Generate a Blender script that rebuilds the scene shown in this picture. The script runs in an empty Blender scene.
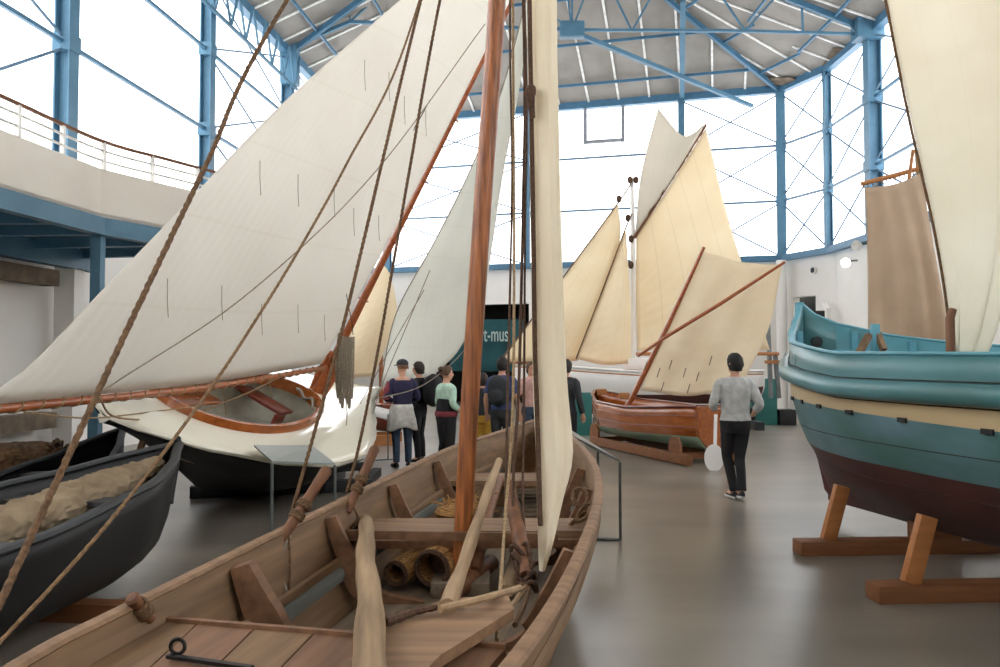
import bpy, bmesh, math, random
from mathutils import Vector as V, Matrix, noise as mnoise
random.seed(7)
sc = bpy.context.scene
COL = sc.collection
PI = math.pi
# ------------------------------------------------------------------ camera
F = 811.0; CX, CY = 500.0, 333.5; CAMZ = 1.70; PITCH = math.atan(26.5 / F)
cp, sp = math.cos(PITCH), math.sin(PITCH)
def ray(px, py):
    a = (px - CX) / F; b = (CY - py) / F
    return V((a, cp - b * sp, sp + b * cp))
def P(px, py, D):                       # photo pixel at depth D -> place in the hall
    d = ray(px, py); t = D / d.y
    return V((d.x * t, D, CAMZ + d.z * t))
def G(px, py, z):                       # photo pixel on the level z
    d = ray(px, py); t = (z - CAMZ) / d.z
    return V((d.x * t, d.y * t, z))
cd = bpy.data.cameras.new('camera'); cam = bpy.data.objects.new('camera', cd); COL.objects.link(cam)
cam.location = (0, 0, CAMZ); cam.rotation_euler = (PI / 2 + PITCH, 0, 0)
cd.sensor_width = 36; cd.lens = F / 1000 * 36; cd.clip_end = 200
sc.camera = cam
# ------------------------------------------------------------------ materials
def nodes(m):
    m.use_nodes = True
    nt = m.node_tree; nt.nodes.clear()
    return nt, nt.nodes, nt.links
def rgb(c):                              # sRGB 0-255 -> linear
    return tuple(((x / 255 + .055) / 1.055) ** 2.4 if x > 10 else x / 255 / 12.92 for x in c) + (1,)
def base(name, c, rough=.6, c2=None, scale=6, stretch=(1, 1, 1), bump=0, bscale=None, metal=0, coat=0, detail=5, lo=.35, hi=.65, spec=.5, coord='Object'):
    m = bpy.data.materials.new(name); nt, N, L = nodes(m)
    out = N.new('ShaderNodeOutputMaterial'); b = N.new('ShaderNodeBsdfPrincipled')
    L.new(b.outputs[0], out.inputs[0])
    b.inputs['Roughness'].default_value = rough; b.inputs['Metallic'].default_value = metal
    b.inputs['Coat Weight'].default_value = coat; b.inputs['Coat Roughness'].default_value = .08
    b.inputs['Specular IOR Level'].default_value = spec
    tc = N.new('ShaderNodeTexCoord'); mp = N.new('ShaderNodeMapping'); mp.inputs['Scale'].default_value = stretch
    L.new(tc.outputs[coord], mp.inputs[0])
    ns = N.new('ShaderNodeTexNoise'); ns.inputs['Scale'].default_value = scale; ns.inputs['Detail'].default_value = detail
    L.new(mp.outputs[0], ns.inputs['Vector'])
    cr = N.new('ShaderNodeValToRGB'); cr.color_ramp.elements[0].position = lo; cr.color_ramp.elements[1].position = hi
    cr.color_ramp.elements[0].color = rgb(c2 if c2 else tuple(int(x * .88) for x in c)); cr.color_ramp.elements[1].color = rgb(c)
    L.new(ns.outputs[0], cr.inputs[0]); L.new(cr.outputs[0], b.inputs['Base Color'])
    if bump:
        bp = N.new('ShaderNodeBump'); bp.inputs['Strength'].default_value = bump; bp.inputs['Distance'].default_value = .01
        if bscale:
            n2 = N.new('ShaderNodeTexNoise'); n2.inputs['Scale'].default_value = bscale; n2.inputs['Detail'].default_value = 6
            L.new(mp.outputs[0], n2.inputs['Vector']); L.new(n2.outputs[0], bp.inputs['Height'])
        else: L.new(ns.outputs[0], bp.inputs['Height'])
        L.new(bp.outputs[0], b.inputs['Normal'])
    m['bsdf'] = b.name
    return m
def wood(name, c, c2, rough=.55, axis=1, scale=9, coat=0, bump=.25):
    st = [6, 6, 6]; st[axis] = .35
    return base(name, c, rough, c2, scale / 3, tuple(st), bump, None, 0, coat, 8, .3, .7)
def cloth(name, c, c2=None, trans=.4, seams=0, along='v', dark=.86, width=.05, blot=1.2, wrinkle=0, bump=.15, skew=0):
    m = base(name, c, .9, c2, blot, (1, 1, 1), bump, 9, 0, 0, 4, .3, .7, .1)
    nt = m.node_tree; N, L = nt.nodes, nt.links
    b = N[m['bsdf']]; out = [n for n in N if n.type == 'OUTPUT_MATERIAL'][0]
    col = b.inputs['Base Color'].links[0].from_socket
    if seams:
        uv = N.new('ShaderNodeTexCoord'); sx = N.new('ShaderNodeSeparateXYZ'); L.new(uv.outputs['UV'], sx.inputs[0])
        src = sx.outputs[0 if along == 'u' else 1]
        if skew:
            ma = N.new('ShaderNodeMath'); ma.operation = 'MULTIPLY_ADD'; ma.inputs[1].default_value = skew
            L.new(sx.outputs[1 if along == 'u' else 0], ma.inputs[0]); L.new(src, ma.inputs[2]); src = ma.outputs[0]
        mu = N.new('ShaderNodeMath'); mu.operation = 'MULTIPLY'; mu.inputs[1].default_value = seams; L.new(src, mu.inputs[0])
        fr = N.new('ShaderNodeMath'); fr.operation = 'FRACT'; L.new(mu.outputs[0], fr.inputs[0])
        lt = N.new('ShaderNodeMath'); lt.operation = 'LESS_THAN'; lt.inputs[1].default_value = width; L.new(fr.outputs[0], lt.inputs[0])
        mx = N.new('ShaderNodeMix'); mx.data_type = 'RGBA'; mx.blend_type = 'MULTIPLY'
        L.new(lt.outputs[0], mx.inputs[0]); L.new(col, mx.inputs[6]); mx.inputs[7].default_value = (dark, dark, dark * .98, 1)
        col = mx.outputs[2]; L.new(col, b.inputs['Base Color'])
    if wrinkle:
        uv2 = N.new('ShaderNodeTexCoord'); mp = N.new('ShaderNodeMapping'); mp.inputs['Rotation'].default_value = (0, 0, math.radians(wrinkle[0]))
        L.new(uv2.outputs['UV'], mp.inputs[0])
        w = N.new('ShaderNodeTexWave'); w.inputs['Scale'].default_value = wrinkle[1]; w.inputs['Distortion'].default_value = 3; w.inputs['Detail'].default_value = 2
        L.new(mp.outputs[0], w.inputs['Vector'])
        bp = N.new('ShaderNodeBump'); bp.inputs['Strength'].default_value = wrinkle[2]; bp.inputs['Distance'].default_value = .03
        L.new(w.outputs[0], bp.inputs['Height'])
        old = b.inputs['Normal'].links[0].from_socket if b.inputs['Normal'].links else None
        if old: L.new(old, bp.inputs['Normal'])
        L.new(bp.outputs[0], b.inputs['Normal'])
    tr = N.new('ShaderNodeBsdfTranslucent'); L.new(col, tr.inputs[0])
    ms = N.new('ShaderNodeMixShader'); ms.inputs[0].default_value = trans
    L.new(b.outputs[0], ms.inputs[1]); L.new(tr.outputs[0], ms.inputs[2]); L.new(ms.outputs[0], out.inputs[0])
    return m
M = {}
M['steel'] = base('blue painted steel', (84, 124, 148), .5, (75, 114, 138), 3, spec=.3)
M['steel_dark'] = base('blue painted steel beam', (70, 116, 146), .5, (60, 104, 132), 3)
M['rod'] = base('grey blue steel rod', (96, 128, 152), .5, (84, 112, 138), 3)
M['white_wall'] = base('white painted wall', (236, 233, 228), .85, (228, 225, 220), .8, bump=.1, bscale=30)
M['parapet'] = base('cream white parapet paint', (226, 220, 210), .8, (215, 208, 197), .8)
M['white_paint'] = base('white gloss paint', (235, 233, 228), .4)
M['roofing'] = base('grey roof underside', (150, 146, 140), .9, (136, 132, 126), 1.2, bump=.2, bscale=10)
M['batten'] = base('white batten', (240, 240, 236), .6)
M['stain'] = base('bare brown ceiling board', (128, 112, 94), .9, (96, 84, 72), 4)
M['concrete'] = base('polished grey concrete', (142, 134, 122), .28, (112, 106, 96), .7, (.8, 1.7, 1), .12, 1.6, 0, 0, 6, .3, .7, .45)
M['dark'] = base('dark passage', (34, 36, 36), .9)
M['teal_sign'] = base('dark teal banner', (22, 78, 84), .8, (18, 66, 72), 2)
M['letter'] = base('pale lettering', (186, 204, 200), .7)
M['teal_box'] = base('teal painted panel', (50, 118, 112), .6, (44, 108, 104), 2)
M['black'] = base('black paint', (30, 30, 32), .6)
M['oak'] = wood('weathered boat planks', (134, 104, 74), (100, 76, 52), .75, 1)
M['oak_grey'] = wood('grey floor boards', (130, 114, 94), (102, 88, 72), .8, 1)
M['oak_red'] = wood('reddish plank wood', (136, 98, 70), (102, 72, 50), .65, 1)
M['oak_lat'] = wood('thwart plank', (148, 116, 86), (116, 88, 64), .7, 0)
M['greyblue'] = wood('grey blue painted strake', (116, 118, 112), (96, 98, 92), .8, 1)
M['mast'] = wood('varnished pitch pine mast', (184, 110, 56), (104, 56, 28), .45, 2, 26, .15, .3)
M['pale_wood'] = wood('pale barked spar', (176, 148, 114), (142, 116, 86), .8, 1, 14)
M['log_wood'] = wood('weathered split log', (168, 140, 106), (112, 90, 66), .8, 1, 10, 0, .5)
M['brown_wood'] = wood('brown worn wood', (128, 84, 54), (94, 60, 38), .6, 2)
M['spar'] = wood('varnished red brown spar', (170, 92, 46), (134, 66, 30), .3, 1, 9, .3, .1)
M['mahogany'] = wood('varnished mahogany', (174, 98, 44), (132, 66, 26), .25, 1, 9, .4, .05)
M['mahogany_dark'] = wood('dark mahogany', (120, 52, 34), (92, 38, 26), .3, 1, 9, .3, .05)
M['pine'] = wood('new pine timber', (184, 122, 70), (160, 102, 56), .6, 0)
M['cradle_wood'] = wood('brown cradle timber', (140, 90, 54), (112, 70, 40), .6, 0)
M['iron'] = base('black iron', (44, 40, 38), .5, metal=.6)
M['grey_metal'] = base('grey metal tube', (126, 132, 132), .4, metal=.5)
M['plate'] = base('grey green display plate', (150, 156, 152), .35, (142, 148, 144), 2)
M['paper'] = base('white printed sheet', (232, 230, 226), .6)
M['rope'] = base('brown hemp rope', (122, 92, 64), .9, (84, 62, 42), 60, bump=.5)
M['rope_pale'] = base('pale manila rope', (168, 142, 106), .9, (130, 106, 78), 60, bump=.4)
M['rope_grey'] = base('grey rope', (160, 148, 132), .9, (122, 112, 98), 60, bump=.4)
M['rope_dark'] = base('dark brown rope', (92, 66, 48), .9, (66, 46, 34), 60, bump=.4)
M['wicker'] = base('straw wicker', (196, 150, 92), .9, (128, 90, 50), 26, (1, 1, 6), bump=.8)
M['sail_white'] = cloth('white cotton sail', (246, 243, 236), (239, 235, 227), .45, 9, 'v', .97, .03, .8, (18, 12, .2))
M['sail_jib'] = cloth('white jib cloth', (250, 250, 244), (243, 243, 237), .5, 11, 'v', .96, .03, .8, (-12, 8, .18))
M['sail_cream'] = cloth('cream cotton sail', (243, 226, 192), (234, 215, 178), .4, 7, 'u', .88, .025, .8, (80, 3, .15))
M['sail_tan'] = cloth('tan cotton sail', (250, 239, 214), (243, 229, 200), .4, 5, 'u', .88, .03, .9, (75, 4, .2))
M['sail_top'] = cloth('off white topsail', (232, 226, 214), (222, 216, 204), .45, 5, 'u', .92, .03, .9)
M['sail_lug'] = cloth('ecru sprit sail', (246, 235, 212), (237, 222, 194), .4, 6, 'u', .92, .02, 1.4, (85, 3, .1))
M['sail_brown'] = cloth('brown grey lug sail', (218, 198, 174), (200, 176, 152), .42, 5, 'u', .9, .02, 1.5, (85, 3, .15))
M['sail_big'] = cloth('stained cream sail', (250, 246, 234), (239, 231, 213), .55, 6, 'u', .94, .012, .7, (85, 5, .2))
M['sail_furl'] = cloth('cream furled sail', (250, 242, 222), (241, 229, 204), .3, 0, 'u', .9, .03, 2, (85, 4, .3))
M['tarp'] = cloth('beige canvas roll', (166, 148, 122), (128, 110, 88), .03, 0, blot=4, bump=.5)
M['net'] = base('brown net heap', (120, 92, 66), .95, (78, 58, 40), 18, bump=1.0, bscale=40)
M['gel_white'] = base('cream white gelcoat', (226, 221, 203), .15, (221, 215, 196), 1, coat=.5)
M['boat_black'] = base('tarred and shadow black hull', (27, 27, 29), .6, (18, 18, 19), 2, (1, .4, 1), bump=.2)
M['boat_grey'] = base('dark grey painted rail', (46, 49, 52), .6, (35, 37, 39), 3)
M['boat_in'] = base('dark grey interior', (78, 78, 76), .7, (58, 58, 58), 3)
M['yacht_white'] = base('white yacht paint', (236, 234, 230), .3, (228, 226, 222), 1)
M['turq'] = base('turquoise boat paint', (90, 140, 148), .4, (66, 110, 112), 2.2, (1, .3, 1.6), .2, 7, 0, .1)
M['turq_low'] = base('worn blue hull paint', (98, 130, 142), .5, (68, 108, 104), 2.2, (1, .5, 1.4), .2, 6)
M['turq_in'] = base('light turquoise inner paint', (98, 160, 176), .5, (80, 140, 154), 2, (1, .4, 1))
M['cream_band'] = base('cream hull band', (206, 188, 152), .5, (190, 168, 130), 1.2, (1, .4, 1))
M['red_bottom'] = base('dark red hull bottom', (86, 46, 42), .6, (70, 38, 36), 3)
M['green_bottom'] = base('pale green bottom paint', (166, 192, 166), .5, (140, 170, 146), 3, (1, .5, 1))
M['seam'] = base('dark seam', (60, 50, 42), .9)
M['skin'] = base('skin', (205, 156, 130), .55, (196, 146, 120), 6)
def fab(name, c): return base(name, c, .9, None, 14, bump=.3)
# ------------------------------------------------------------------ mesh building
ROOTM = {}
def lerp(a, b, t): return a + (b - a) * t
def interp(tab, x):
    if x <= tab[0][0]: return tab[0][1]
    for (a, va), (b, vb) in zip(tab, tab[1:]):
        if x <= b:
            t = (x - a) / (b - a); t = t * t * (3 - 2 * t) * .3 + t * .7
            return va + (vb - va) * t
    return tab[-1][1]
def spline(pts, n):                     # Catmull-Rom
    pts = [V(p) for p in pts]
    if len(pts) == 2: return [pts[0].lerp(pts[1], i / n) for i in range(n + 1)]
    q = [2 * pts[0] - pts[1]] + pts + [2 * pts[-1] - pts[-2]]
    out = []
    for i in range(1, len(q) - 2):
        a, b, c, d = q[i - 1:i + 3]
        for k in range(n):
            t = k / n
            out.append(.5 * (2 * b + (c - a) * t + (2 * a - 5 * b + 4 * c - d) * t * t + (3 * b - a - 3 * c + d) * t ** 3))
    out.append(pts[-1])
    return out
def resample(pts, n):
    ln = [0]
    for a, b in zip(pts, pts[1:]): ln.append(ln[-1] + (b - a).length)
    out = []; k = 0
    for i in range(n):
        s = ln[-1] * i / (n - 1)
        while k < len(pts) - 2 and ln[k + 1] < s: k += 1
        d = ln[k + 1] - ln[k]
        out.append(pts[k].lerp(pts[k + 1], (s - ln[k]) / d if d > 1e-9 else 0))
    return out
def frame(f, up=V((0, 0, 1))):
    f = V(f).normalized()
    if abs(f.dot(up)) > .98: up = V((0, 1, 0))
    r = f.cross(up).normalized(); u = r.cross(f).normalized()
    return r, f, u
class MB:
    def __init__(s): s.bm = bmesh.new(); s.uv = s.bm.loops.layers.uv.new('UVMap')
    def face(s, vs, mat=0):
        try: f = s.bm.faces.new(vs); f.material_index = mat; return f
        except ValueError: return None
    def box(s, c, size, R=None, mat=0, bev=0):
        c = V(c); h = V(size) / 2
        vs = []
        for z in (-1, 1):
            for y in (-1, 1):
                for x in (-1, 1):
                    p = V((x * h.x, y * h.y, z * h.z)); p = R @ p if R else p
                    vs.append(s.bm.verts.new(c + p))
        fs = [s.face([vs[i] for i in q], mat) for q in ((0, 2, 3, 1), (4, 5, 7, 6), (0, 1, 5, 4), (2, 6, 7, 3), (0, 4, 6, 2), (1, 3, 7, 5))]
        if bev: bmesh.ops.bevel(s.bm, geom=list({e for f in fs for e in f.edges}), offset=bev, segments=2, affect='EDGES', profile=.6)
        return s
    def beam(s, a, b, w, h, up=V((0, 0, 1)), mat=0, bev=0):
        a, b = V(a), V(b); r, f, u = frame(b - a, up)
        return s.box((a + b) / 2, (w, (b - a).length, h), Matrix((r, f, u)).transposed(), mat, bev)
    def rings(s, rings, closed=True, caps=True, mat=0, uvs=False):
        vr = [[s.bm.verts.new(p) for p in r] for r in rings]
        n = len(vr[0])
        for i in range(len(vr) - 1):
            for j in range(n if closed else n - 1):
                k = (j + 1) % n
                f = s.face([vr[i][j], vr[i][k], vr[i + 1][k], vr[i + 1][j]], mat(i, j) if callable(mat) else mat)
                if uvs and f:
                    for l, (a, b) in zip(f.loops, ((i, j), (i, j + 1), (i + 1, j + 1), (i + 1, j))):
                        l[s.uv].uv = (a / (len(vr) - 1), b / max(1, (n - 1)))
        if caps and closed:
            m0 = mat(0, 0) if callable(mat) else mat
            s.face(list(reversed(vr[0])), m0); s.face(vr[-1], m0)
        return s
    def tube(s, pts, r, n=8, mat=0, up=V((0, 0, 1)), twist=0, caps=True):
        pts = [V(p) for p in pts]; m = len(pts); rings = []
        R = None; L = 0
        for i, p in enumerate(pts):
            t = (pts[min(i + 1, m - 1)] - pts[max(i - 1, 0)])
            if t.length < 1e-9: t = V((0, 0, 1))
            t.normalize()
            if R is None: R, _, U = frame(t, up)
            else:
                R = (R - t * R.dot(t)).normalized()
            U = R.cross(t)
            rr = r[i] if isinstance(r, (list, tuple)) and isinstance(r, list) else r
            ra, rb = rr if isinstance(rr, tuple) else (rr, rr)
            if i: L += (p - pts[i - 1]).length
            ring = []
            for k in range(n):
                a = 2 * PI * k / n; q = 1
                if twist: q = 1 + .22 * math.cos(3 * (a - L * twist))
                ring.append(p + R * math.cos(a) * ra * q + U * math.sin(a) * rb * q)
            rings.append(ring)
        return s.rings(rings, True, caps, mat)
    def ball(s, c, r, nu=12, nv=8, mat=0, R=None):
        c = V(c); r = V(r) if not isinstance(r, (int, float)) else V((r, r, r)); rings = []
        for i in range(nv + 1):
            th = PI * (.02 + .96 * i / nv)
            ring = []
            for j in range(nu):
                p = V((r.x * math.sin(th) * math.cos(2 * PI * j / nu), r.y * math.sin(th) * math.sin(2 * PI * j / nu), -r.z * math.cos(th)))
                ring.append(c + (R @ p if R else p))
            rings.append(ring)
        return s.rings(rings, True, True, mat)
    def prism(s, poly, vec, mat=0):
        a = [V(p) for p in poly]; vec = V(vec)
        va = [s.bm.verts.new(p) for p in a]; vb = [s.bm.verts.new(p + vec) for p in a]
        s.face(list(reversed(va)), mat); s.face(vb, mat)
        for i in range(len(a)):
            k = (i + 1) % len(a); s.face([va[i], va[k], vb[k], vb[i]], mat)
        return s
    def grid(s, rows, mat=0): return s.rings(rows, False, False, mat, True)
    def build(s, name, mats, parent=None, smooth=None, solid=0, soff=-1, sub=0, remesh=0, origin=None, seal=True, relax=2):
        bm = s.bm
        if seal: bmesh.ops.recalc_face_normals(bm, faces=bm.faces)
        if parent is not None: root = ROOTM[parent.name]
        else:
            if origin is None:
                lo = V((1e9,) * 3); hi = -lo
                for v in bm.verts:
                    for i in range(3): lo[i] = min(lo[i], v.co[i]); hi[i] = max(hi[i], v.co[i])
                origin = V(((lo.x + hi.x) / 2, (lo.y + hi.y) / 2, lo.z))
            root = origin if isinstance(origin, Matrix) else Matrix.Translation(V(origin))
        inv = root.inverted()
        for v in bm.verts: v.co = inv @ v.co
        me = bpy.data.meshes.new(name); bm.to_mesh(me); bm.free()
        for m in (mats if isinstance(mats, (list, tuple)) else [mats]): me.materials.append(m)
        o = bpy.data.objects.new(name, me); COL.objects.link(o)
        if parent is not None: o.parent = parent
        else: o.matrix_world = root
        ROOTM[o.name] = root
        if solid:
            md = o.modifiers.new('thickness', 'SOLIDIFY'); md.thickness = solid; md.offset = soff
        if remesh:
            md = o.modifiers.new('remesh', 'REMESH'); md.mode = 'VOXEL'; md.voxel_size = remesh; md.use_smooth_shade = True
            sm = o.modifiers.new('smooth', 'SMOOTH'); sm.iterations = relax; sm.factor = .5
        if sub:
            md = o.modifiers.new('sub', 'SUBSURF'); md.levels = sub; md.render_levels = sub
        if smooth is None or smooth:
            ang = math.radians(smooth if isinstance(smooth, (int, float)) and smooth is not True else 38)
            me.polygons.foreach_set('use_smooth', [True] * len(me.polygons))
            try: me.set_sharp_from_angle(angle=ang)
            except Exception: pass
        return o
def tag(o, label=None, cat=None, group=None, kind=None):
    for k, v in (('label', label), ('category', cat), ('group', group), ('kind', kind)):
        if v: o[k] = v
    return o
def empty(name, mat_or_loc, label, cat, group=None):
    o = bpy.data.objects.new(name, None); COL.objects.link(o)
    m = mat_or_loc if isinstance(mat_or_loc, Matrix) else Matrix.Translation(V(mat_or_loc))
    o.matrix_world = m; ROOTM[o.name] = m.copy(); o.empty_display_size = .2
    return tag(o, label, cat, group)
def struct(mb, name, mats, parent=None, **k):
    o = mb.build(name, mats, parent, **k)
    if parent is None: o['kind'] = 'structure'
    return o
def fmat(o, fwd, up):                   # frame matrix: X right, Y forward, Z up
    f = V(fwd).normalized(); u = V(up); u = (u - f * u.dot(f)).normalized(); r = f.cross(u)
    m = Matrix((r, f, u)).transposed().to_4x4(); m.translation = V(o)
    return m
def coons(c0, c1, d0, d1, nu=24, nv=24, bulge=V((0, 0, 0)), pw=1):
    # c0/c1: edges along u at v=0/1, d0/d1: edges along v at u=0/1
    c0, c1 = resample(spline(c0, 12), nu + 1), resample(spline(c1, 12), nu + 1)
    d0, d1 = resample(spline(d0, 12), nv + 1), resample(spline(d1, 12), nv + 1)
    rows = []
    for i in range(nu + 1):
        u = i / nu; row = []
        for j in range(nv + 1):
            v = j / nv
            p = (1 - v) * c0[i] + v * c1[i] + (1 - u) * d0[j] + u * d1[j]
            p -= (1 - u) * (1 - v) * c0[0] + u * (1 - v) * c0[-1] + (1 - u) * v * c1[0] + u * v * c1[-1]
            row.append(p + V(bulge) * (math.sin(PI * u) * math.sin(PI * v)) ** pw)
        rows.append(row)
    return rows
def sail(name, mat, parent, c0, c1, d0, d1, bulge=(0, 0, 0), nu=28, nv=28, folds=None):
    rows = coons(c0, c1, d0, d1, nu, nv, V(bulge))
    if folds:
        for i, r in enumerate(rows):
            for j, p in enumerate(r): r[j] = p + folds(i / nu, j / nv)
    mb = MB(); mb.grid(rows)
    return mb.build(name, mat, parent, smooth=True, solid=.008, soff=0, seal=False), rows
def rope(name, pts, r, mat, parent, n=6, k=10, twist=0):
    mb = MB(); q = spline(pts, k)
    if twist:
        ln = sum((b - a).length for a, b in zip(q, q[1:])); q = resample(q, int(ln / .018) + 2); n = 9
    mb.tube(q, r, n, twist=twist)
    return mb.build(name, mat, parent)
# ------------------------------------------------------------------ the hall
BL, BR, C1, C2 = V((-5.6, 31.45, 0)), V((9.56, 27.4, 0)), V((10.34, 25.4, 0)), V((10.4, 22.4, 0))
FR, FL = V((9.6, -4, 0)), V((-9.2, -4, 0))
EAVE, RING = 11.0, 5.15
def onleft(D): return V((-6.63 + .1 * (D - 21.5), D, 0))
def onback(px):
    k = (px - 500) / F; s = (k * 31.1 + 4.33) / (.966 + .257 * k)
    return V((-4.33 + .966 * s, 31.1 - .257 * s, 0))
def onright(D): return V((10.4 - .0303 * (22.4 - D), D, 0))
def up(p, z): return V((p.x, p.y, z))
CEN = V((1, 13, 0))
def outward(a, b):
    d = (b - a).normalized(); n = V((d.y, -d.x, 0))
    return n if n.dot((a + b) / 2 - CEN) > 0 else -n
CORN = (BL, BR, FL, FR)
def wall_piece(mb, a, b, z0, z1, t=.25, off=.24, ext=.3):
    n = outward(a, b)
    e = (b - a).normalized() * ext
    a2, b2 = a + n * off - e * (a in CORN), b + n * off + e * (b in CORN)
    mb.prism([up(a2, z0), up(b2, z0), up(b2, z1), up(a2, z1)], n * t)
mb = MB(); mb.box((.5, 14, -.1), (26, 40, .2)); struct(mb, 'floor', M['concrete'])
# left wall: closed near the camera, low under the windows further in
mb = MB()
wall_piece(mb, FL, onleft(18.9), 0, 3.9)
wall_piece(mb, onleft(18.9), BL, 0, RING)
wl = struct(mb, 'wall_left', M['white_wall'])
mb = MB(); wall_piece(mb, FL, FR, 0, EAVE); struct(mb, 'wall_front', M['white_wall'])
# right wall with the stepped dark opening in the corner bay
mb = MB()
wall_piece(mb, C2, FR, 0, RING)
wall_piece(mb, C1, C2, 0, RING)
q = lambda t: BR.lerp(C1, t)
wall_piece(mb, q(-.05), q(.12), 0, RING); wall_piece(mb, q(.12), q(.6), 3.8, RING); wall_piece(mb, q(.6), q(.86), 3.3, RING); wall_piece(mb, q(.86), q(1.05), 0, RING)
struct(mb, 'wall_right', M['white_wall'])
n = outward(BR, C1)
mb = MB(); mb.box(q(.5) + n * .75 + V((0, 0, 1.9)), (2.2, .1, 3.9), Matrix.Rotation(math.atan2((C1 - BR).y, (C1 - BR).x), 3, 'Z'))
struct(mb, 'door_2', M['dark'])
# back wall with the passage and its banner
A, B = onback(432), onback(527.5)
mb = MB()
wall_piece(mb, BL, A, 0, RING); wall_piece(mb, B, BR, 0, RING); wall_piece(mb, A, B, 3.78, RING)
struct(mb, 'wall_back', M['white_wall'])
nb = outward(BL, BR); db = (BR - BL).normalized()
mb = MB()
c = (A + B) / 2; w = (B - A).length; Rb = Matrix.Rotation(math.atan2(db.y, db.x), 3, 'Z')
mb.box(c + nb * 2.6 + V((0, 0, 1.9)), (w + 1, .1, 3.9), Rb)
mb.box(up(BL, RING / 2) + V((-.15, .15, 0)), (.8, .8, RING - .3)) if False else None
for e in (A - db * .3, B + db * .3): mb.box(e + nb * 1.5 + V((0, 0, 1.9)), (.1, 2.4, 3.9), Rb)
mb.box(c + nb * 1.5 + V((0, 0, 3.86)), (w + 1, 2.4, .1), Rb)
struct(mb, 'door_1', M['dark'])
bn = (c + nb * .5)
bc = P(492, 340, bn.y)
ban = empty('hanging_banner', V((bn.x + .45, bn.y - .1, 0)), 'dark teal hanging banner with pale port-mus lettering in the dark passage', 'banner')
mb = MB(); mb.box(V((bn.x + .15, bn.y - .02, 2.25)), (2.9, .04, 1.95), Rb); mb.build('cloth_panel', M['teal_sign'], ban)
fc = bpy.data.curves.new('lettering', 'FONT'); fc.body = 'port-mus'; fc.size = .8; fc.extrude = .006; fc.align_x = 'LEFT'
fo = bpy.data.objects.new('lettering_source', fc); COL.objects.link(fo)
bpy.context.view_layer.update(); lme = bpy.data.meshes.new_from_object(fo.evaluated_get(bpy.context.evaluated_depsgraph_get())); bpy.data.objects.remove(fo)
pt = P(468.5, 341.5, bn.y - .45)
mb = MB(); mb.bm.from_mesh(lme); T4 = Matrix.Translation(pt) @ Rb.to_4x4() @ Matrix.Rotation(PI / 2, 4, 'X') @ Matrix.Diagonal((.51, 1, 1, 1))
for v in mb.bm.verts: v.co = T4 @ v.co
mb.build('lettering', M['letter'], ban, smooth=False)
# windows: one per bay, translucent panes with their rods
def pane_mat():
    m = bpy.data.materials.new('translucent glazing'); nt, N, L = nodes(m)
    out = N.new('ShaderNodeOutputMaterial'); t = N.new('ShaderNodeBsdfTransparent'); t.inputs[0].default_value = (.97, .98, 1, 1)
    d = N.new('ShaderNodeBsdfTranslucent'); d.inputs[0].default_value = (.95, .96, .98, 1)
    mx = N.new('ShaderNodeMixShader'); mx.inputs[0].default_value = .25
    L.new(t.outputs[0], mx.inputs[1]); L.new(d.outputs[0], mx.inputs[2]); L.new(mx.outputs[0], out.inputs[0])
    return m
M['pane'] = pane_mat()
WN = [0]
def window(a, b, z0, levels=(7.1, 9.0), rods=True, label=None, shallow=False):
    WN[0] += 1
    n = outward(a, b); a2, b2 = a + n * .2, b + n * .2
    mb = MB(); mb.prism([up(a2, z0), up(b2, z0), up(b2, EAVE + .05), up(a2, EAVE + .05)], n * .012)
    w = struct(mb, 'window_%d' % WN[0], M['pane'])
    zs = [z0] + [z for z in levels if z > z0 + .5] + [EAVE - .15]
    for z in zs[1:-1]:
        mb = MB(); mb.beam(up(a, z), up(b, z), .07, .07); struct(mb, 'transom', M['rod'] if shallow else M['steel_dark'], w)
    if rods:
        for z, zz in zip(zs, zs[1:]):
            for p, r in ((a, b), (b, a)):
                mb = MB(); mb.tube([up(p, z + .05), up(r, zz - .05)], .028, 6); struct(mb, 'brace_rod', M['rod'], w)
    return w
def column(p, z0, z1, s, d, label, group=None):
    d = V(d).normalized(); R = Matrix.Rotation(math.atan2(d.y, d.x), 3, 'Z'); h = (z1 - z0)
    mb = MB()
    mb.box(up(p, (z0 + z1) / 2), (s * .12, s * .9, h), R)
    for k in (-1, 1): mb.box(up(p, (z0 + z1) / 2) + R @ V((0, k * s * .47, 0)), (s, s * .12, h), R)
    for z in (7.1, 9.0):
        mb.box(up(p, z), (s * 1.15, s * 1.2, .3), R)
    return tag(mb.build('steel_column', M['steel'], origin=up(p, z0)), label, 'column', 'blue steel columns round the hall', 'thing')
L0, L1, L2, L3 = onleft(8.6), onleft(13.7), onleft(18.9), onleft(24.1)
window(L0, L1, 3.9); window(L1, L2, 3.9, rods=False); window(L2, L3, RING); window(L3, BL, RING)
bk = [BL, onback(387), onback(527), onback(683), BR]
for k in range(4): window(bk[k], bk[k + 1], RING, shallow=True, rods=k != 2 )
for px in (683,):
    pass
window(BR, C1, RING, shallow=True); window(C1, C2, RING, shallow=True)
R1, R2, R3 = onright(18.5), onright(14.5), onright(9.5)
window(C2, R1, RING); window(R1, R2, RING); window(R2, R3, RING); window(R3, FR, RING, rods=False)
window(FL, L0, 3.9, rods=False)
ld = BL - L0
column(L1, 3.9, EAVE, .27, ld, 'blue steel column standing behind the curved gallery rail at the far left')
column(L2, 3.9, EAVE, .26, ld, 'blue steel column rising beside the leech of the large white sail')
column(L3, RING, EAVE, .30, ld, 'short blue column stub under the roof corner left of the large sail')
column(bk[1], RING, EAVE, .26, db, 'blue back wall column between the large sail and the white jib')
column(bk[2], RING, EAVE, .2, db, 'blue back wall column behind the furled cream sail and its ropes')
column(bk[3], RING, EAVE, .22, db, 'blue back wall column half hidden behind the tall tan mainsail')
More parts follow.
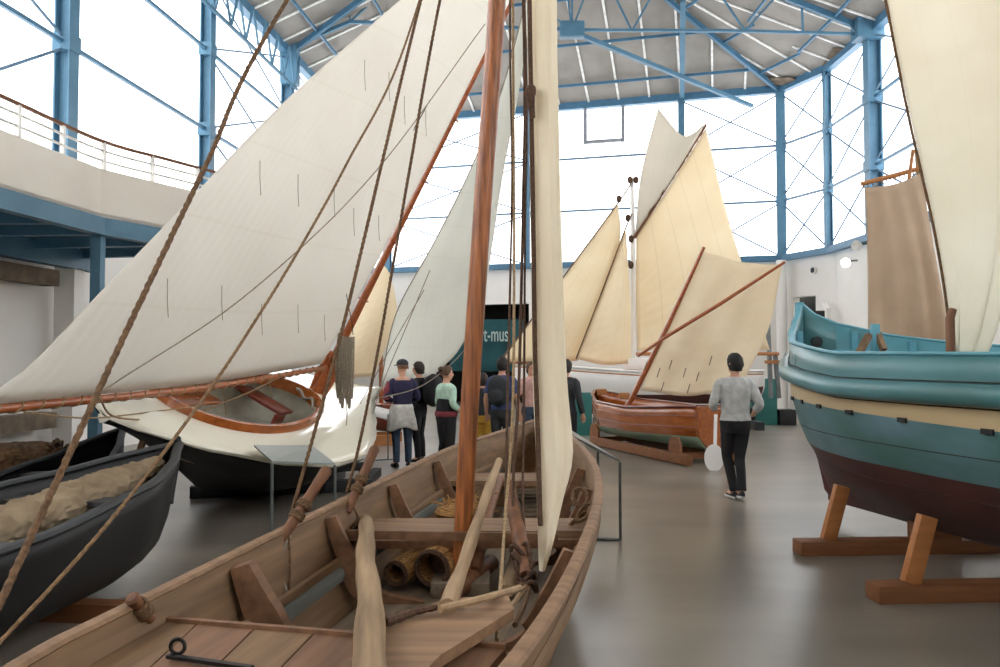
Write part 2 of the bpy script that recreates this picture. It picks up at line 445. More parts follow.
column(BR, RING, EAVE, .29, db, 'blue back corner column above the white pipe right of the ecru sprit sail')
column(C1, RING, EAVE, .2, C2 - C1, 'thin blue column in the curved corner above the dark opening')
column(C2, RING, EAVE, .36, C2 - R1, 'thick blue column above the brown lug sail')
column(R1, RING, EAVE, .36, C2 - R1, 'blue side wall column hidden behind the huge cream sail')
# ring beam, one run per wall
ringpts = [L2, BL, BR, C1, C2, FR]
for k in range(5):
    mb = MB(); mb.beam(up(ringpts[k], RING), up(ringpts[k + 1], RING), .2, .2); struct(mb, 'trim_%d' % (k + 1), M['steel_dark'])
    mb = MB(); a, b = ringpts[k], ringpts[k + 1]; mb.beam(up(a, EAVE - .05), up(b, EAVE - .05), .24, .3); struct(mb, 'trim_%d' % (k + 6), M['steel_dark'])
# openable square light in the back glazing
fr = MB(); cpt = onback(605); cz = P(605, 123, cpt.y).z
wv = .68
for k in (-1, 1):
    fr.box(up(cpt, cz) + db * wv * k, (.12, .1, 1.46), Rb); fr.box(up(cpt, cz) + V((0, 0, .66 * k)), (1.3, .1, .12), Rb)
struct(fr, 'window_%d' % (WN[0] + 1), base('pale grey frame', (150, 154, 162), .6))
# white pilasters below the columns
mb = MB(); p = onleft(13.7); mb.box(V((p.x + .12, p.y, 1.8)), (.34, .34, 3.6)); struct(mb, 'trim_11', M['white_wall'])
mb = MB(); mb.tube([up(BR, 0) + V((-.1, -.2, 0)), up(BR, 5.05) + V((-.1, -.2, 0))], .17, 12); struct(mb, 'trim_12', M['white_wall'])
mb = MB(); mb.tube([up(C1, 0) + V((-.12, -.15, 0)), up(C1, 3.3) + V((-.12, -.15, 0)), up(C1, 3.5) + V((-.12, .1, 0))], .09, 10); struct(mb, 'trim_13', M['white_wall'])
for k, z in enumerate((3.05, .72)):
    mb = MB(); a, b = onleft(9), onleft(13.4); mb.beam(up(a, z) + V((.0, 0, 0)), up(b, z), .3, .26)
    struct(mb, 'trim_%d' % (14 + k), M['stain'])
# roof: four hipped faces with white battens and blue purlins
Rg1, Rg2 = V((1.3, 21.6, 14.3)), V((.3, 2.5, 14.3))
E = lambda p: up(p, EAVE)
faces = [[E(BL), E(BR), Rg1], [E(BR), E(C1), Rg1], [E(C1), E(C2), Rg1], [E(C2), E(FR), Rg1], [Rg2, Rg1, E(FR)], [E(FR), E(FL), Rg2], [E(FL), E(BL), Rg1], [Rg2, Rg1, E(FL)]]
mb = MB()
for f in faces: mb.prism(f, (0, 0, .14))
purl = []
def seg_in_face(f, o, d):
    # clip the line o + t d against the face polygon in plan
    ts = []
    for a, b in zip(f, f[1:] + f[:1]):
        ex, ey = b.x - a.x, b.y - a.y; den = d.x * ey - d.y * ex
        if abs(den) < 1e-9: continue
        t = ((a.x - o.x) * ey - (a.y - o.y) * ex) / den; s = ((a.x - o.x) * d.y - (a.y - o.y) * d.x) / den
        if -1e-6 <= s <= 1 + 1e-6: ts.append(t)
    return (min(ts), max(ts)) if len(ts) >= 2 and max(ts) - min(ts) > .3 else None
for fi, f in enumerate(faces):
    a, b = f[0], f[1]
    e = (b - a); L = e.length; e.normalize()
    nrm = e.cross(f[2] - a).normalized()
    if nrm.z < 0: nrm = -nrm
    s = nrm.cross(e); s = s if s.dot(f[2] - a) > 0 else -s
    cnt = int(L / 1.08)
    for k in range(-12 if f[0] is Rg2 else 0, cnt + 14 if f[0] is Rg2 else cnt + 1):
        o = a + e * (.5 + k * 1.08)
        r = seg_in_face(f, o, s)
        if r: mb.beam(o + s * r[0] - nrm * .03, o + s * r[1] - nrm * .03, .07, .04, nrm, 1)
    for h in (1.1, 3.0, 4.9, 6.8):
        o = a + s * h
        r = seg_in_face(f, o, e)
        if r: purl.append((o + e * r[0] - nrm * .1, o + e * r[1] - nrm * .1))
struct(mb, 'ceiling', [M['roofing'], M['batten']])
for k, (a, b) in enumerate(purl):
    if max(a.y, b.y) > 12:
        mb = MB(); mb.beam(a, b, .05, .09); struct(mb, 'trim_%d' % (20 + k), M['steel_dark'])
for k, (a, b) in enumerate(((E(BR), Rg1), (E(C2), Rg1), (E(BL), Rg1), (E(L3), V((1.2, 19.5, 14.2))))):
    mb = MB(); mb.beam(a - V((0, 0, .12)), b - V((0, 0, .2)), .1, .16); struct(mb, 'trim_%d' % (60 + k), M['steel_dark'])
# bare board patches near the right eave
def on_plane(px, py, f):
    nn = (f[1] - f[0]).cross(f[2] - f[0]).normalized(); d = ray(px, py); o = V((0, 0, CAMZ))
    t = (f[0] - o).dot(nn) / d.dot(nn); return o + d * t - V((0, 0, .06))
for k, (fi, q4) in enumerate(((3, ((820, 66), (833, 46), (851, 46), (835, 67))), (1, ((766, 76), (776, 83), (802, 80), (790, 75))))):
    mb = MB(); mb.prism([on_plane(x_, y_, faces[fi]) for x_, y_ in q4], (0, 0, -.03)); struct(mb, 'trim_%d' % (90 + k), M['stain'])
# truss across the hall
tr = empty('roof_truss', up(C2, 10.6), 'blue steel truss spanning the hall under the roof from the thick right column', 'truss')
TD = 22.3
ta, tb = up(C2, 10.75), up(onleft(24.1), 10.75)
n1 = P(572, 30, 22.6); n2 = P(745, 31, 22.4); n3 = P(350, 22, 23.6); n4 = P(510, 50, 23.0)
def member(name, a, b, r=.05):
    r *= .75
    mb = MB(); mb.beam(a, b, r * 2, r * 2); mb.build(name, M['steel'], tr)
member('bottom_chord', P(858, 34, 22.3), n2, .05); member('bottom_chord', n2, n1, .05); member('bottom_chord', n1, n3, .06); member('bottom_chord', n3, P(303, 42, 24), .07)
topp = [P(868, 8, 22.3), P(800, -30, 22.3), P(683, -60, 22.4), P(572, -90, 22.6), P(440, -60, 23), P(350, -25, 23.6), P(296, 15, 24.0)]
for a, b in zip(topp, topp[1:]): member('top_chord', a, b, .07)
for a, b in ((P(858, 34, 22.3), topp[1]), (topp[1], P(803, 32, 22.35)), (topp[1], n2), (n2, topp[2]), (topp[2], P(632, 31, 22.5)), (P(632, 31, 22.5), topp[3]), (n1, topp[3]), (n1, P(560, -60, 22.6)), (n1, P(610, -70, 22.6)), (n1, topp[4]), (n3, topp[4]), (n3, topp[5])):
    member('web_member', a, b, .035)
mb = MB(); mb.beam(P(868, 5, 22.3), P(868, 40, 22.3), .75, .5); mb.build('haunch_plate', M['steel'], tr)
mb = MB(); mb.beam(P(290, 40, 24), P(290, 85, 24), .5, .4); mb.build('haunch_plate', M['steel'], tr)
mb = MB(); mb.box(n1, (.7, .3, .45), bev=.05); mb.build('node_plate', M['steel'], tr)
st = MB(); st.beam(n1 - V((0, 0, .05)), P(752, 106, 27.4), .12, .12); tag(st.build('roof_strut', M['steel']), 'pale blue diagonal strut running from the truss node down to the back eave', 'strut')
st = MB(); st.beam(P(683, 0, 23.5), P(682, 96, 28.0), .16, .16); tag(st.build('roof_strut', M['steel']), 'upright blue strut above the tall tan mainsail against the grey roof', 'strut')
# lattice eave girder on the left
gd = empty('eave_girder', up(L2, 10.2), 'blue lattice girder under the left eave beside the large white sail', 'girder')
k = 0
for a, b in ((L1, L2), (L2, L3)):
    mb = MB(); a, b = a + V((.35, 0, 0)), b + V((.35, 0, 0)); mb.beam(up(a, 9.75), up(b, 9.75), .07, .07); mb.build('lower_chord', M['steel'], gd)
    for i in range(6):
        t0, t1, t2 = i / 6, (i + .5) / 6, (i + 1) / 6
        for s0, s1, z0, z1 in ((t0, t1, 10.8, 9.75), (t1, t2, 9.75, 10.8)):
            mb = MB(); mb.beam(up(a.lerp(b, s0), z0), up(a.lerp(b, s1), z1), .05, .05); mb.build('lattice_bar', M['steel'], gd)
# ------------------------------------------------------------------ gallery on the left
edge = [V((-6.6, 2.0, 0)), V((-6.15, 6.0, 0)), V((-5.76, 9.34, 0)), V((-5.55, 11.2, 0)), V((-5.06, 12.25, 0)), V((-4.5, 13.3, 0)), V((-3.9, 14.2, 0))]
wallside = [onleft(14.4) + V((-.1, 0, 0)), onleft(2.0) + V((-.1, 0, 0))]
mb = MB(); mb.prism([up(p, 3.62) for p in edge + wallside], (0, 0, .12)); struct(mb, 'floor_gallery', M['white_wall'])
mb = MB()
for a, b in zip(edge, edge[1:]):
    n = outward(a, b) if outward(a, b).x < 0 else -outward(a, b)
    mb.prism([up(a, 3.66), up(b, 3.66), up(b, 4.36), up(a, 4.36)], n * .06)
mb.beam(up(edge[-1], 4.0), up(wallside[0], 4.0), .06, .7)
struct(mb, 'wall_gallery', M['parapet'])
mb = MB()
for a, b in zip(edge, edge[1:]): mb.beam(up(a, 3.55), up(b, 3.55), .16, .24)
struct(mb, 'trim_70', M['steel'])
mb = MB(); mb.beam(up(onleft(3), 3.4) + V((.25, 0, 0)), up(onleft(14.2), 3.4) + V((.25, 0, 0)), .2, .34); struct(mb, 'trim_71', M['steel_dark'])
for k, (a, t) in enumerate(((edge[2], 9.4), (edge[2].lerp(edge[3], .5), 10.3), (edge[3], 11.3), (edge[4], 12.6), (edge[5], 13.8))):
    mb = MB(); mb.beam(up(a, 3.52), up(onleft(t), 3.52), .12, .18); struct(mb, 'trim_%d' % (72 + k), M['steel_dark'])
mb = MB(); p = edge[3] + V((-.05, .05, 0)); mb.box(up(p, 1.73), (.14, .14, 3.46)); mb.box(up(p, .01), (.3, .3, .02)); 
tag(mb.build('gallery_post', M['steel'], origin=p), 'slim blue post carrying the corner of the white gallery', 'post')
rl = empty('gallery_railing', up(edge[3], 4.36), 'white gallery railing with a brown wooden handrail along the upper left', 'railing')
sm = spline([up(p, 4.75) for p in edge], 6)
mb = MB(); mb.tube(sm, (.035, .025), 8); mb.build('handrail', M['brown_wood'], rl)
for z in (4.48, 4.62):
    mb = MB(); mb.tube([up(p, z) for p in sm], .017, 6); mb.build('rail_bar', M['white_paint'], rl)
rs = resample([up(p, 4.36) for p in spline(edge, 6)], 16)
for p in rs:
    mb = MB(); mb.box(up(p, 4.55), (.05, .05, .4)); mb.build('baluster', M['white_paint'], rl)
# spotlights and bracket on the right wall
def wall_lamp(px, py, D, lit, label):
    p = P(px, py, D)
    e = empty('wall_spotlight', p, label, 'spotlight')
    mb = MB(); mb.beam(p + V((.32, .05, .05)), p + V((.05, .02, .03)), .05, .05); mb.build('bracket_arm', M['grey_metal'], e)
    d = V((-.6, -.7, -.25)).normalized(); mb = MB(); mb.tube([p + d * -.1, p, p + d * .12], [.06, .11, .15], 14); mb.build('lamp_head', M['white_paint'], e)
    if lit:
        m = bpy.data.materials.new('lamp glow'); nt, N, L = nodes(m); o = N.new('ShaderNodeOutputMaterial'); em = N.new('ShaderNodeEmission'); em.inputs[1].default_value = 14; L.new(em.outputs[0], o.inputs[0])
        mb = MB(); mb.tube([p + d * .121, p + d * .135], .13, 14); mb.build('lamp_lens', m, e)
wall_lamp(847, 262, 23.4, True, 'lit white spotlight on the right wall beside the brown lug sail')
wall_lamp(858, 245, 22.9, False, 'unlit small spotlight just above the lit one on the right wall')
pv = P(812, 272, 25.9); vt = empty('wall_vent', pv, 'round dark vent hole with a rim high on the white corner wall', 'vent')
nv = -outward(BR, C1); pv = BR.lerp(C1, .58) - nv * .2; pv.z = 4.62
mb = MB(); mb.tube([pv, pv + nv * .03], .13, 16); mb.build('rim', M['white_paint'], vt)
mb = MB(); mb.tube([pv + nv * .02, pv + nv * .04], .09, 16); mb.build('dark_hole', M['black'], vt)
# ------------------------------------------------------------------ light
w = bpy.data.worlds.new('overcast sky'); sc.world = w; w.use_nodes = True
bg = w.node_tree.nodes['Background']; bg.inputs[0].default_value = (1, .99, .97, 1); bg.inputs[1].default_value = 4.6
sc.view_settings.view_transform = 'Standard'; sc.view_settings.look = 'None'; sc.view_settings.gamma = 1
sc.view_settings.use_curve_mapping = False; sc.view_settings.exposure = 0.0
sc.cycles.use_denoising = True; sc.cycles.max_bounces = 8; sc.cycles.diffuse_bounces = 5; sc.cycles.transparent_max_bounces = 12
# ------------------------------------------------------------------ foreground wooden boat (built bow away from us)
LG = [V((-1.30, 1.15, .80)), G(10, 675, .80), G(130, 610, .80), G(250, 549, .81), G(340, 504, .83), G(450, 450, .90), G(500, 433, .96)]
RG = [V((-.42, 1.15, .80)), G(488, 690, .80), G(560, 590, .80), G(590, 523, .82), G(597, 487, .87), G(590, 461, .93), G(572, 440, .99)]
BOW = G(545, 418, 1.06)
NS = 40
lg = resample(spline(LG + [BOW], 10), NS); rg = resample(spline(RG + [BOW], 10), NS)
hullfwd = V((BOW.x + .86, BOW.y - 1.15, 0)).normalized()
boat = empty('wooden_boat', fmat((-.15, 5.0, 0), hullfwd, (0, 0, 1)), 'open brown plank boat with mast and furled sail filling the near floor', 'boat')
FLZ = .30
def sec(i, ins=0.0):
    # rim to chine to keel line to chine to rim
    a, b = lg[i], rg[i]; t = i / (NS - 1); m = (a + b) / 2; h = (b - a) / 2; wd = h.length
    hn = h / wd if wd > 1e-5 else V((1, 0, 0))
    k = max(.0, wd - ins - .2 * min(1, wd / .45)); zb = .20 + .55 * max(0, (t - .82) / .18) ** 2
    pts = []
    for s in (-1, 1):
        rim = m + hn * s * max(wd - ins, .012)
        ch = m + hn * s * max(k, .012); ch = V((ch.x, ch.y, zb + ins * 2))
        mid = rim.lerp(ch, .5) + hn * s * .035 * min(1, wd / .3)
        q = [rim, rim.lerp(mid, .5) + hn * s * .012, mid, mid.lerp(ch, .5) + hn * s * .01, ch]
        pts.append(q)
    keel = V((m.x, m.y, zb + ins * 2 - .02))
    return pts[0] + [keel] + pts[1][::-1]
mb = MB(); mb.rings([sec(i) for i in range(NS)], False, False, 0)
mb.prism([p for p in sec(0)], -hullfwd * .03, 0)
mb.build('hull', M['oak'], boat, solid=.03, soff=-1 if False else 0, smooth=50)
def side_pt(i, s, z, ins=.04):          # point on the inner side at height z
    q = sec(i, ins); q = q[:5] if s < 0 else q[:5:-1]
    for a, b in zip(q, q[1:]):
        if b.z <= z <= a.z: return a.lerp(b, (a.z - z) / max(1e-6, a.z - b.z))
    return q[-1] if z < q[-1].z else q[0]
def at_depth(D, s):
    L = lg if s < 0 else rg
    for i in range(NS - 1):
        if L[i].y <= D <= L[i + 1].y: return i
    return NS - 2
# rails along both rims, stringers and the painted strake inside
for s, L in ((-1, lg), (1, rg)):
    mb = MB(); off = V((s * .012, 0, .005)); mb.tube([p + off for p in L], (.032, .018), 8); mb.build('gunwale', M['oak_lat'], boat)
    mb = MB(); mb.tube([side_pt(i, s, lg[i].z - .27, .045) for i in range(1, NS - 5)], (.022, .03), 8); mb.build('stringer', M['oak'], boat)
    mb = MB(); mb.tube([side_pt(i, s, lg[i].z - .34, .03) for i in range(1, NS - 5)], (.03, .045), 8); mb.build('painted_strake', M['greyblue'], boat)
    mb = MB(); mb.tube([side_pt(i, s, lg[i].z - .13, -.022) for i in range(0, NS - 2)], (.02, .03), 8); mb.build('rubbing_strake', M['oak'], boat)
# floor boards
mb = MB()
for k in range(-3, 4):
    rows = []
    for i in range(2, NS - 7):
        a, b = side_pt(i, -1, FLZ + .02, .05), side_pt(i, 1, FLZ + .02, .05); m = (a + b) / 2; w = (b - a) / 7
        c = m + w * k
        rows.append([c - w * .492, c + w * .492, c + w * .492 - V((0, 0, .025)), c - w * .492 - V((0, 0, .025))])
    for r in rows:
        for p in r: p.z = p.z - (FLZ + .02) + FLZ if False else min(p.z, FLZ + .02)
    mb.rings(rows, True, True, 0)
mb.build('floor_boards', M['oak_grey'], boat, smooth=False)
for s in (-.28, .28):
    mb = MB(); a = V((-.62 + s, 2.6, .095)); b = V((.12 + s * .6, 6.9, .095)); mb.beam(a, b, .1, .19, bev=.01); mb.build('skid', M['cradle_wood'], boat)
# rib knees: broad curved frames against the sides
def knee(px, py, s, D=None, w=.06, low=.42, fat=1):
    r = G(px, py, .82) if D is None else V((0, D, 0))
    i = at_depth(r.y, s); top = side_pt(i, s, lg[i].z - .03, .02); chn = side_pt(i, s, FLZ + .03, .02)
    inn = V((-s, 0, 0)); pts = [top, top.lerp(chn, .5), chn + V((0, 0, .03)) + inn * .02, chn + inn * low * .5 + V((0, 0, -.01)), chn + inn * low + V((0, 0, -.02))]
    wd = [.06, .10, .13, .05, .02]
    prof = spline(pts, 6); n = len(prof)
    rows = []
    for j, p in enumerate(prof):
        t = j / (n - 1) * 4; k = min(int(t), 3); wj = fat * (wd[k] + (wd[k + 1] - wd[k]) * (t - k))
        f = (prof[min(j + 1, n - 1)] - prof[max(j - 1, 0)]).normalized(); nn = V((0, 1, 0)).cross(f).normalized()
        if nn.dot(inn + V((0, 0, .6))) < 0: nn = -nn
        rows.append([p + V((0, -w / 2, 0)), p + nn * wj + V((0, -w / 2, 0)), p + nn * wj + V((0, w / 2, 0)), p + V((0, w / 2, 0))])
    mb = MB(); mb.rings(rows, True, True); mb.build('rib', M['oak_red'], boat, smooth=30)
knee(0, 0, -1, 3.82, .09, .58, 1.45)
for D in (4.85, 5.9, 6.75): knee(0, 0, -1, D)
for D in (3.95, 5.6, 6.4): knee(0, 0, 1, D, low=.3)
# thwarts
def thwart(D0, D1, z, name='thwart'):
    th = .045; q = []
    for D, s in ((D0, -1), (D1, -1), (D1, 1), (D0, 1)):
        i = at_depth(D, s); a, b = side_pt(i, s, z, .02), side_pt(min(i + 1, NS - 1), s, z, .02)
        t = (D - a.y) / max(.001, b.y - a.y); p = a.lerp(b, t); q.append(V((p.x, D, z)))
    mb = MB(); mb.prism(q, (0, 0, th)); mb.build(name, M['oak_lat'], boat, smooth=False)
thwart(5.0, 5.4, .61); mb = MB(); mb.beam(P(338, 534, 4.78), P(558, 538, 4.78), .022, .05); mb.build('mast_clamp', M['oak_red'], boat); thwart(6.85, 7.35, .64)
i = at_depth(4.98, -1); j = at_depth(4.98, 1)
mb = MB(); mb.beam(side_pt(i, -1, .6, .02), side_pt(j, 1, .6, .02), .03, .05); mb.build('thwart_riser', M['oak_red'], boat)
# slatted rack in the bow
for k in range(9):
    D = 6.15 + k * .21; a, b = side_pt(at_depth(D, -1), -1, .45, .1), side_pt(at_depth(D, 1), 1, .45, .08)
    c = a.lerp(b, .45); mb = MB(); mb.beam(V((c.x, D, .45)), V((b.x, D, .45)), .1, .025, bev=.004); mb.build('rack_slat', M['oak_grey'], boat)
# stern deck planks with the front beam
DZ = .70
fl, fr_ = G(141, 620, DZ), G(352, 637, DZ)
dirx = (fr_ - fl).normalized(); frr = fl + dirx * ((.02 - fl.x) / dirx.x)
k = 0
for k in range(6):
    a, b = fl.lerp(frr, k / 6 + .003), fl.lerp(frr, (k + 1) / 6 - .003)
    back = lambda p, t: V((lerp(-1.23, -.49, t), 1.2, DZ))
    mb = MB(); mb.prism([a, b, back(b, (k + 1) / 6 - .003), back(a, k / 6 + .003)], (0, 0, -.03)); mb.build('deck_plank', M['oak_red'] if k % 2 else M['oak'], boat, smooth=False)
mb = MB(); mb.beam(fl - V((0, -.012, .03)), frr - V((0, -.012, .03)), .025, .09); mb.build('deck_beam', M['oak_red'], boat)
# black iron strap with an eye on the deck
mb = MB(); a, b = G(168, 656, DZ + .015), G(252, 668, DZ + .015); mb.beam(a, b, .022, .012); 
mb.tube([a + V((.03 + .024 * math.cos(t), .004, .03 + .024 * math.sin(t))) for t in [2 * PI * k / 16 for k in range(17)]], .007, 6); mb.build('iron_strap', M['iron'], boat)
# mast
mb = MB(); mb.tube(spline([P(461, 577, 4.86), P(470, 400, 4.88), P(483, 200, 4.92), P(497, 0, 5.0), P(515, -370, 5.15)], 8), .055, 16); mb.build('mast', M['mast'], boat)
mb = MB(); p = P(461, 577, 4.86); mb.box((p.x, p.y + .02, (p.z + FLZ + .02) / 2 - .004), (.34, .3, p.z - FLZ - .02), bev=.008); mb.build('mast_step', M['oak_grey'], boat)
HEAD = P(513, -350, 5.13)
# furled sail hanging beside the mast, gathered along a dark rope
strip = [(526, 560, -360, 5.2), (527, 557, -10, 5.0), (529, 559, 120, 4.95), (531, 562, 250, 4.9), (533, 567, 380, 4.8), (536, 573, 455, 4.65), (537, 562, 505, 4.5), (538, 553, 545, 4.35), (539, 545, 570, 4.3)]
rows = []
L0s = resample(spline([P(a, y, D) for a, b, y, D in strip], 10), 70); R0s = resample(spline([P(b, y, D) for a, b, y, D in strip], 10), 70)
for i, (a, b) in enumerate(zip(L0s, R0s)):
    w = (b - a).length; m = (a + b) / 2; row = []
    for k in range(24):
        t = 2 * PI * k / 24; fold = 1 + .16 * math.sin(5 * t + i * .05) + .08 * math.sin(9 * t + 1.3 + i * .11)
        row.append(m + V((math.cos(t) * w / 2, math.sin(t) * (w * .38 + .02) * fold, .0)))
    rows.append(row)
mb = MB(); mb.rings(rows, True, True); mb.build('furled_sail', M['sail_furl'], boat)
rope('furling_rope', [p + V((.012, -.075 * min(1, (b - p).length / .12), 0)) for p, b in zip(L0s[::6], R0s[::6])], .014, M['rope_dark'], boat, k=6)
mb = MB(); mb.tube(spline([P(532, 85, 4.85), P(530, 97, 4.83), P(533, 118, 4.84)], 4), [.012, .03, .035, .035, .03, .028, .022, .018, .014], 8); mb.build('lashing_knot', M['rope_dark'], boat)
# stays and shrouds on the left
rope('shroud', [HEAD, P(440, 0, 5.4), P(410, 167, 5.3), P(381, 334, 5.25), P(360, 441, 5.2), P(347, 492, 5.1)], .0095, M['rope'], boat, 8, 10, 60)
rope('shroud', [HEAD, P(421, 0, 5.2), P(381, 167, 4.8), P(341, 334, 4.5), P(295, 501, 4.3), P(285, 534, 4.25)], .0095, M['rope'], boat, 8, 10, 60)
rope('stay', [HEAD, P(415, 15, 5.0), P(345, 167, 4.3), P(247, 334, 3.6), P(127, 500, 2.9), P(0, 642, 2.4), P(-30, 672, 2.28)], .0065, base('tan rope', (142, 112, 80), .9, (104, 80, 56), 60, bump=.4), boat, 8, 10, 60)
rope('stay', [HEAD, P(287, 0, 4.0), P(205, 167, 3.3), P(125, 334, 2.8), P(48, 500, 2.35), P(0, 603, 2.1), P(-40, 690, 1.9)], .010, M['rope'], boat, 9, 10, 50)
# pins and lashings on the left rim
def pin(a, b, r):
    q = [a.lerp(b, t) for t in (0, .25, .5, .75, .95, 1)]
    mb = MB(); mb.tube(q, [r * .9, r, r * .95, r * 1.02, r * 1.12, r * .7], 10); p = mb.build('thole_pin', M['brown_wood'], boat)
    for t in (.3, .45):
        c = a.lerp(b, t); d = (b - a).normalized(); R_, f_, u_ = frame(d)
        for k in range(3):
            mb = MB(); mb.tube([c + d * (k * .014) + (R_ * math.cos(t2) + u_ * math.sin(t2)) * (r + .006) for t2 in [2 * PI * j / 12 for j in range(13)]], .008, 6); mb.build('lashing', M['rope'], p)
pin(P(281, 540, 4.18), P(328, 468, 4.38), .029); pin(P(347, 512, 5.0), P(376, 446, 5.22), .029)
pin(G(150, 619, .74), P(131, 597, 2.93), .024)
rope('lashing_rope', [P(290, 535, 4.2), P(276, 562, 4.12), P(262, 576, 4.1), P(268, 596, 4.08), P(284, 611, 4.05), P(289, 603, 4.05), P(282, 580, 4.1), P(276, 566, 4.12)], .010, M['rope_grey'], boat)
rope('lashing_rope', [P(288, 530, 4.2), P(290, 560, 4.15), P(289, 600, 4.1), P(290, 632, 4.05)], .007, M['rope'], boat)
rope('lashing_rope', [P(348, 500, 5.05), P(344, 520, 5.02), P(352, 528, 5.0), P(358, 518, 5.02), P(350, 506, 5.05), P(343, 530, 5.0)], .008, M['rope'], boat)
# falls on the right of the mast down to the tackle
foot = [(514, 556, 4.0), (526, 575, 3.95), (519, 560, 4.0)]
rope('halyard', [HEAD, P(513, 20, 5.2), P(514, 200, 4.9), P(513, 400, 4.5), P(505, 520, 4.15), P(497, 640, 3.0)], .008, M['rope_pale'], boat, 8)
rope('halyard', [HEAD, P(510, 10, 5.25), P(512, 170, 5.0), P(509, 334, 4.7), P(504, 560, 4.2)], .007, M['rope_dark'], boat, 8)
rope('halyard', [HEAD, P(524, 40, 5.2), P(523, 200, 5.0), P(519, 380, 4.7), P(513, 500, 4.4), P(524, 575, 4.0)], .009, M['rope_dark'], boat, 8)
rope('halyard', [HEAD, P(526, 60, 5.22), P(525, 230, 5.0), P(524, 400, 4.7), P(523, 500, 4.4), P(528, 575, 3.98)], .007, M['rope_dark'], boat, 8)
mb = MB(); mb.tube([P(509, 484, 4.55), P(514, 510, 4.4), P(520, 540, 4.2), P(526, 575, 4.0)], [.03, .04, .04, .03], 10); mb.build('tackle_block', M['brown_wood'], boat)
for t in range(5):
    c = P(520 + t * 2, 550 + t * 9, 4.1 - t * .03)
    mb = MB(); mb.tube([c + V((.045 * math.cos(a), .03 * math.sin(a), .03 * math.sin(2 * a + t))) for a in [2 * PI * j / 14 for j in range(15)]], .012, 6); mb.build('lashing', M['rope_dark'], boat)
rope('lashing_rope', [P(524, 585, 3.95), P(507, 592, 3.85), P(480, 601, 3.6)], .014, M['rope'], boat)
rope('lashing_rope', [P(526, 586, 3.95), P(516, 600, 3.7), P(505, 617, 3.4)], .013, M['rope_pale'], boat)
rope('lashing_rope', [P(529, 588, 3.95), P(524, 606, 3.6), P(515, 625, 3.3)], .012, M['rope'], boat)
for k, (px, py, D) in enumerate(((580, 497, 5.3), (585, 512, 5.1), (577, 520, 5.2))):
    c = P(px, py, D); mb = MB(); mb.tube([c + V((.05 * math.cos(a), .04 * math.sin(a), .05 * math.sin(a + k))) for a in [2 * PI * j / 14 for j in range(15)]], .014, 6); mb.build('lashing', M['rope'], boat)
# loose gear lying in the boat
def loose(mb, name, mat, label, cat, group=None, **k): return tag(mb.build(name, mat, **k), label, cat, group)
mb = MB(); mb.prism([G(330, 690, .725), G(385, 636, .725), G(443, 609, .725), G(508, 605, .725), G(514, 620, .725), G(440, 668, .725), G(420, 690, .725)], (0, 0, .04))
loose(mb, 'loose_board', M['oak_lat'], 'broad pale wooden board lying across the stern deck of the near boat', 'board', smooth=False)
mb = MB(); a, b = P(365, 522, 5.15), P(373, 700, 2.1)
q = [a.lerp(b, i / 24) + V((.006 * math.sin(i * .5), 0, .005 * math.sin(i * .35 + 1))) for i in range(25)]; mb.tube(q, [.046 + .00025 * i + .003 * math.sin(i * 1.1) for i in range(25)], 12); om = fmat(b, a - b, (0, 0, 1))
loose(mb, 'split_log', M['log_wood'], 'thick weathered log spar running from the stern deck to the mast thwart', 'spar', origin=om)
mb = MB(); q = spline([P(447, 607, 3.05), P(465, 560, 3.9), P(483, 505, 5.2), P(499, 461, 6.9)], 6); mb.tube(q, [.033 + .003 * math.sin(i) for i in range(len(q))], 10)
loose(mb, 'pale_spar', M['pale_wood'], 'long pale barked pole leaning past the near mast over two thwarts', 'spar', origin=fmat(q[0], q[-1] - q[0], (0, 0, 1)))
mb = MB(); q = [P(474, 572, 4.9), P(489, 510, 5.75), P(499, 480, 6.9)]; q = [V((p.x, p.y, max(p.z, .42))) for p in q]; mb.tube(q, .04, 10)
loose(mb, 'brown_spar', M['brown_wood'], 'reddish brown pole just behind the pale barked pole beside the mast', 'spar', origin=fmat(q[0], q[-1] - q[0], (0, 0, 1)))
mb = MB(); mb.tube([V((-.28, 4.55, .39)), V((-.06, 5.25, .40))], .055, 12); loose(mb, 'short_log', M['brown_wood'], 'short thick brown log on the bottom boards right of the mast foot', 'log')
mb = MB(); mb.tube([V((.04, 4.68, .38)), V((.12, 5.6, .40))], .042, 12); loose(mb, 'short_log', M['pale_wood'], 'short pinkish log on the bottom boards under the hanging ropes', 'log')
mb = MB(); mb.tube(spline([G(385, 622, .79), G(410, 613, .785), G(437, 607, .79)], 5), [.016, .02, .014, .02, .016, .018, .014, .016, .012, .014, .01], 8); loose(mb, 'dark_branch', M['rope_dark'], 'dark broken branch on the far corner of the broad pale board', 'branch')
mb = MB(); mb.tube([G(440, 609, .80), G(485, 598, .80), P(520, 588, 3.55)], .015, 8); loose(mb, 'thin_pole', M['pale_wood'], 'thin pole reaching from the broad board to the right hand tackle', 'pole')
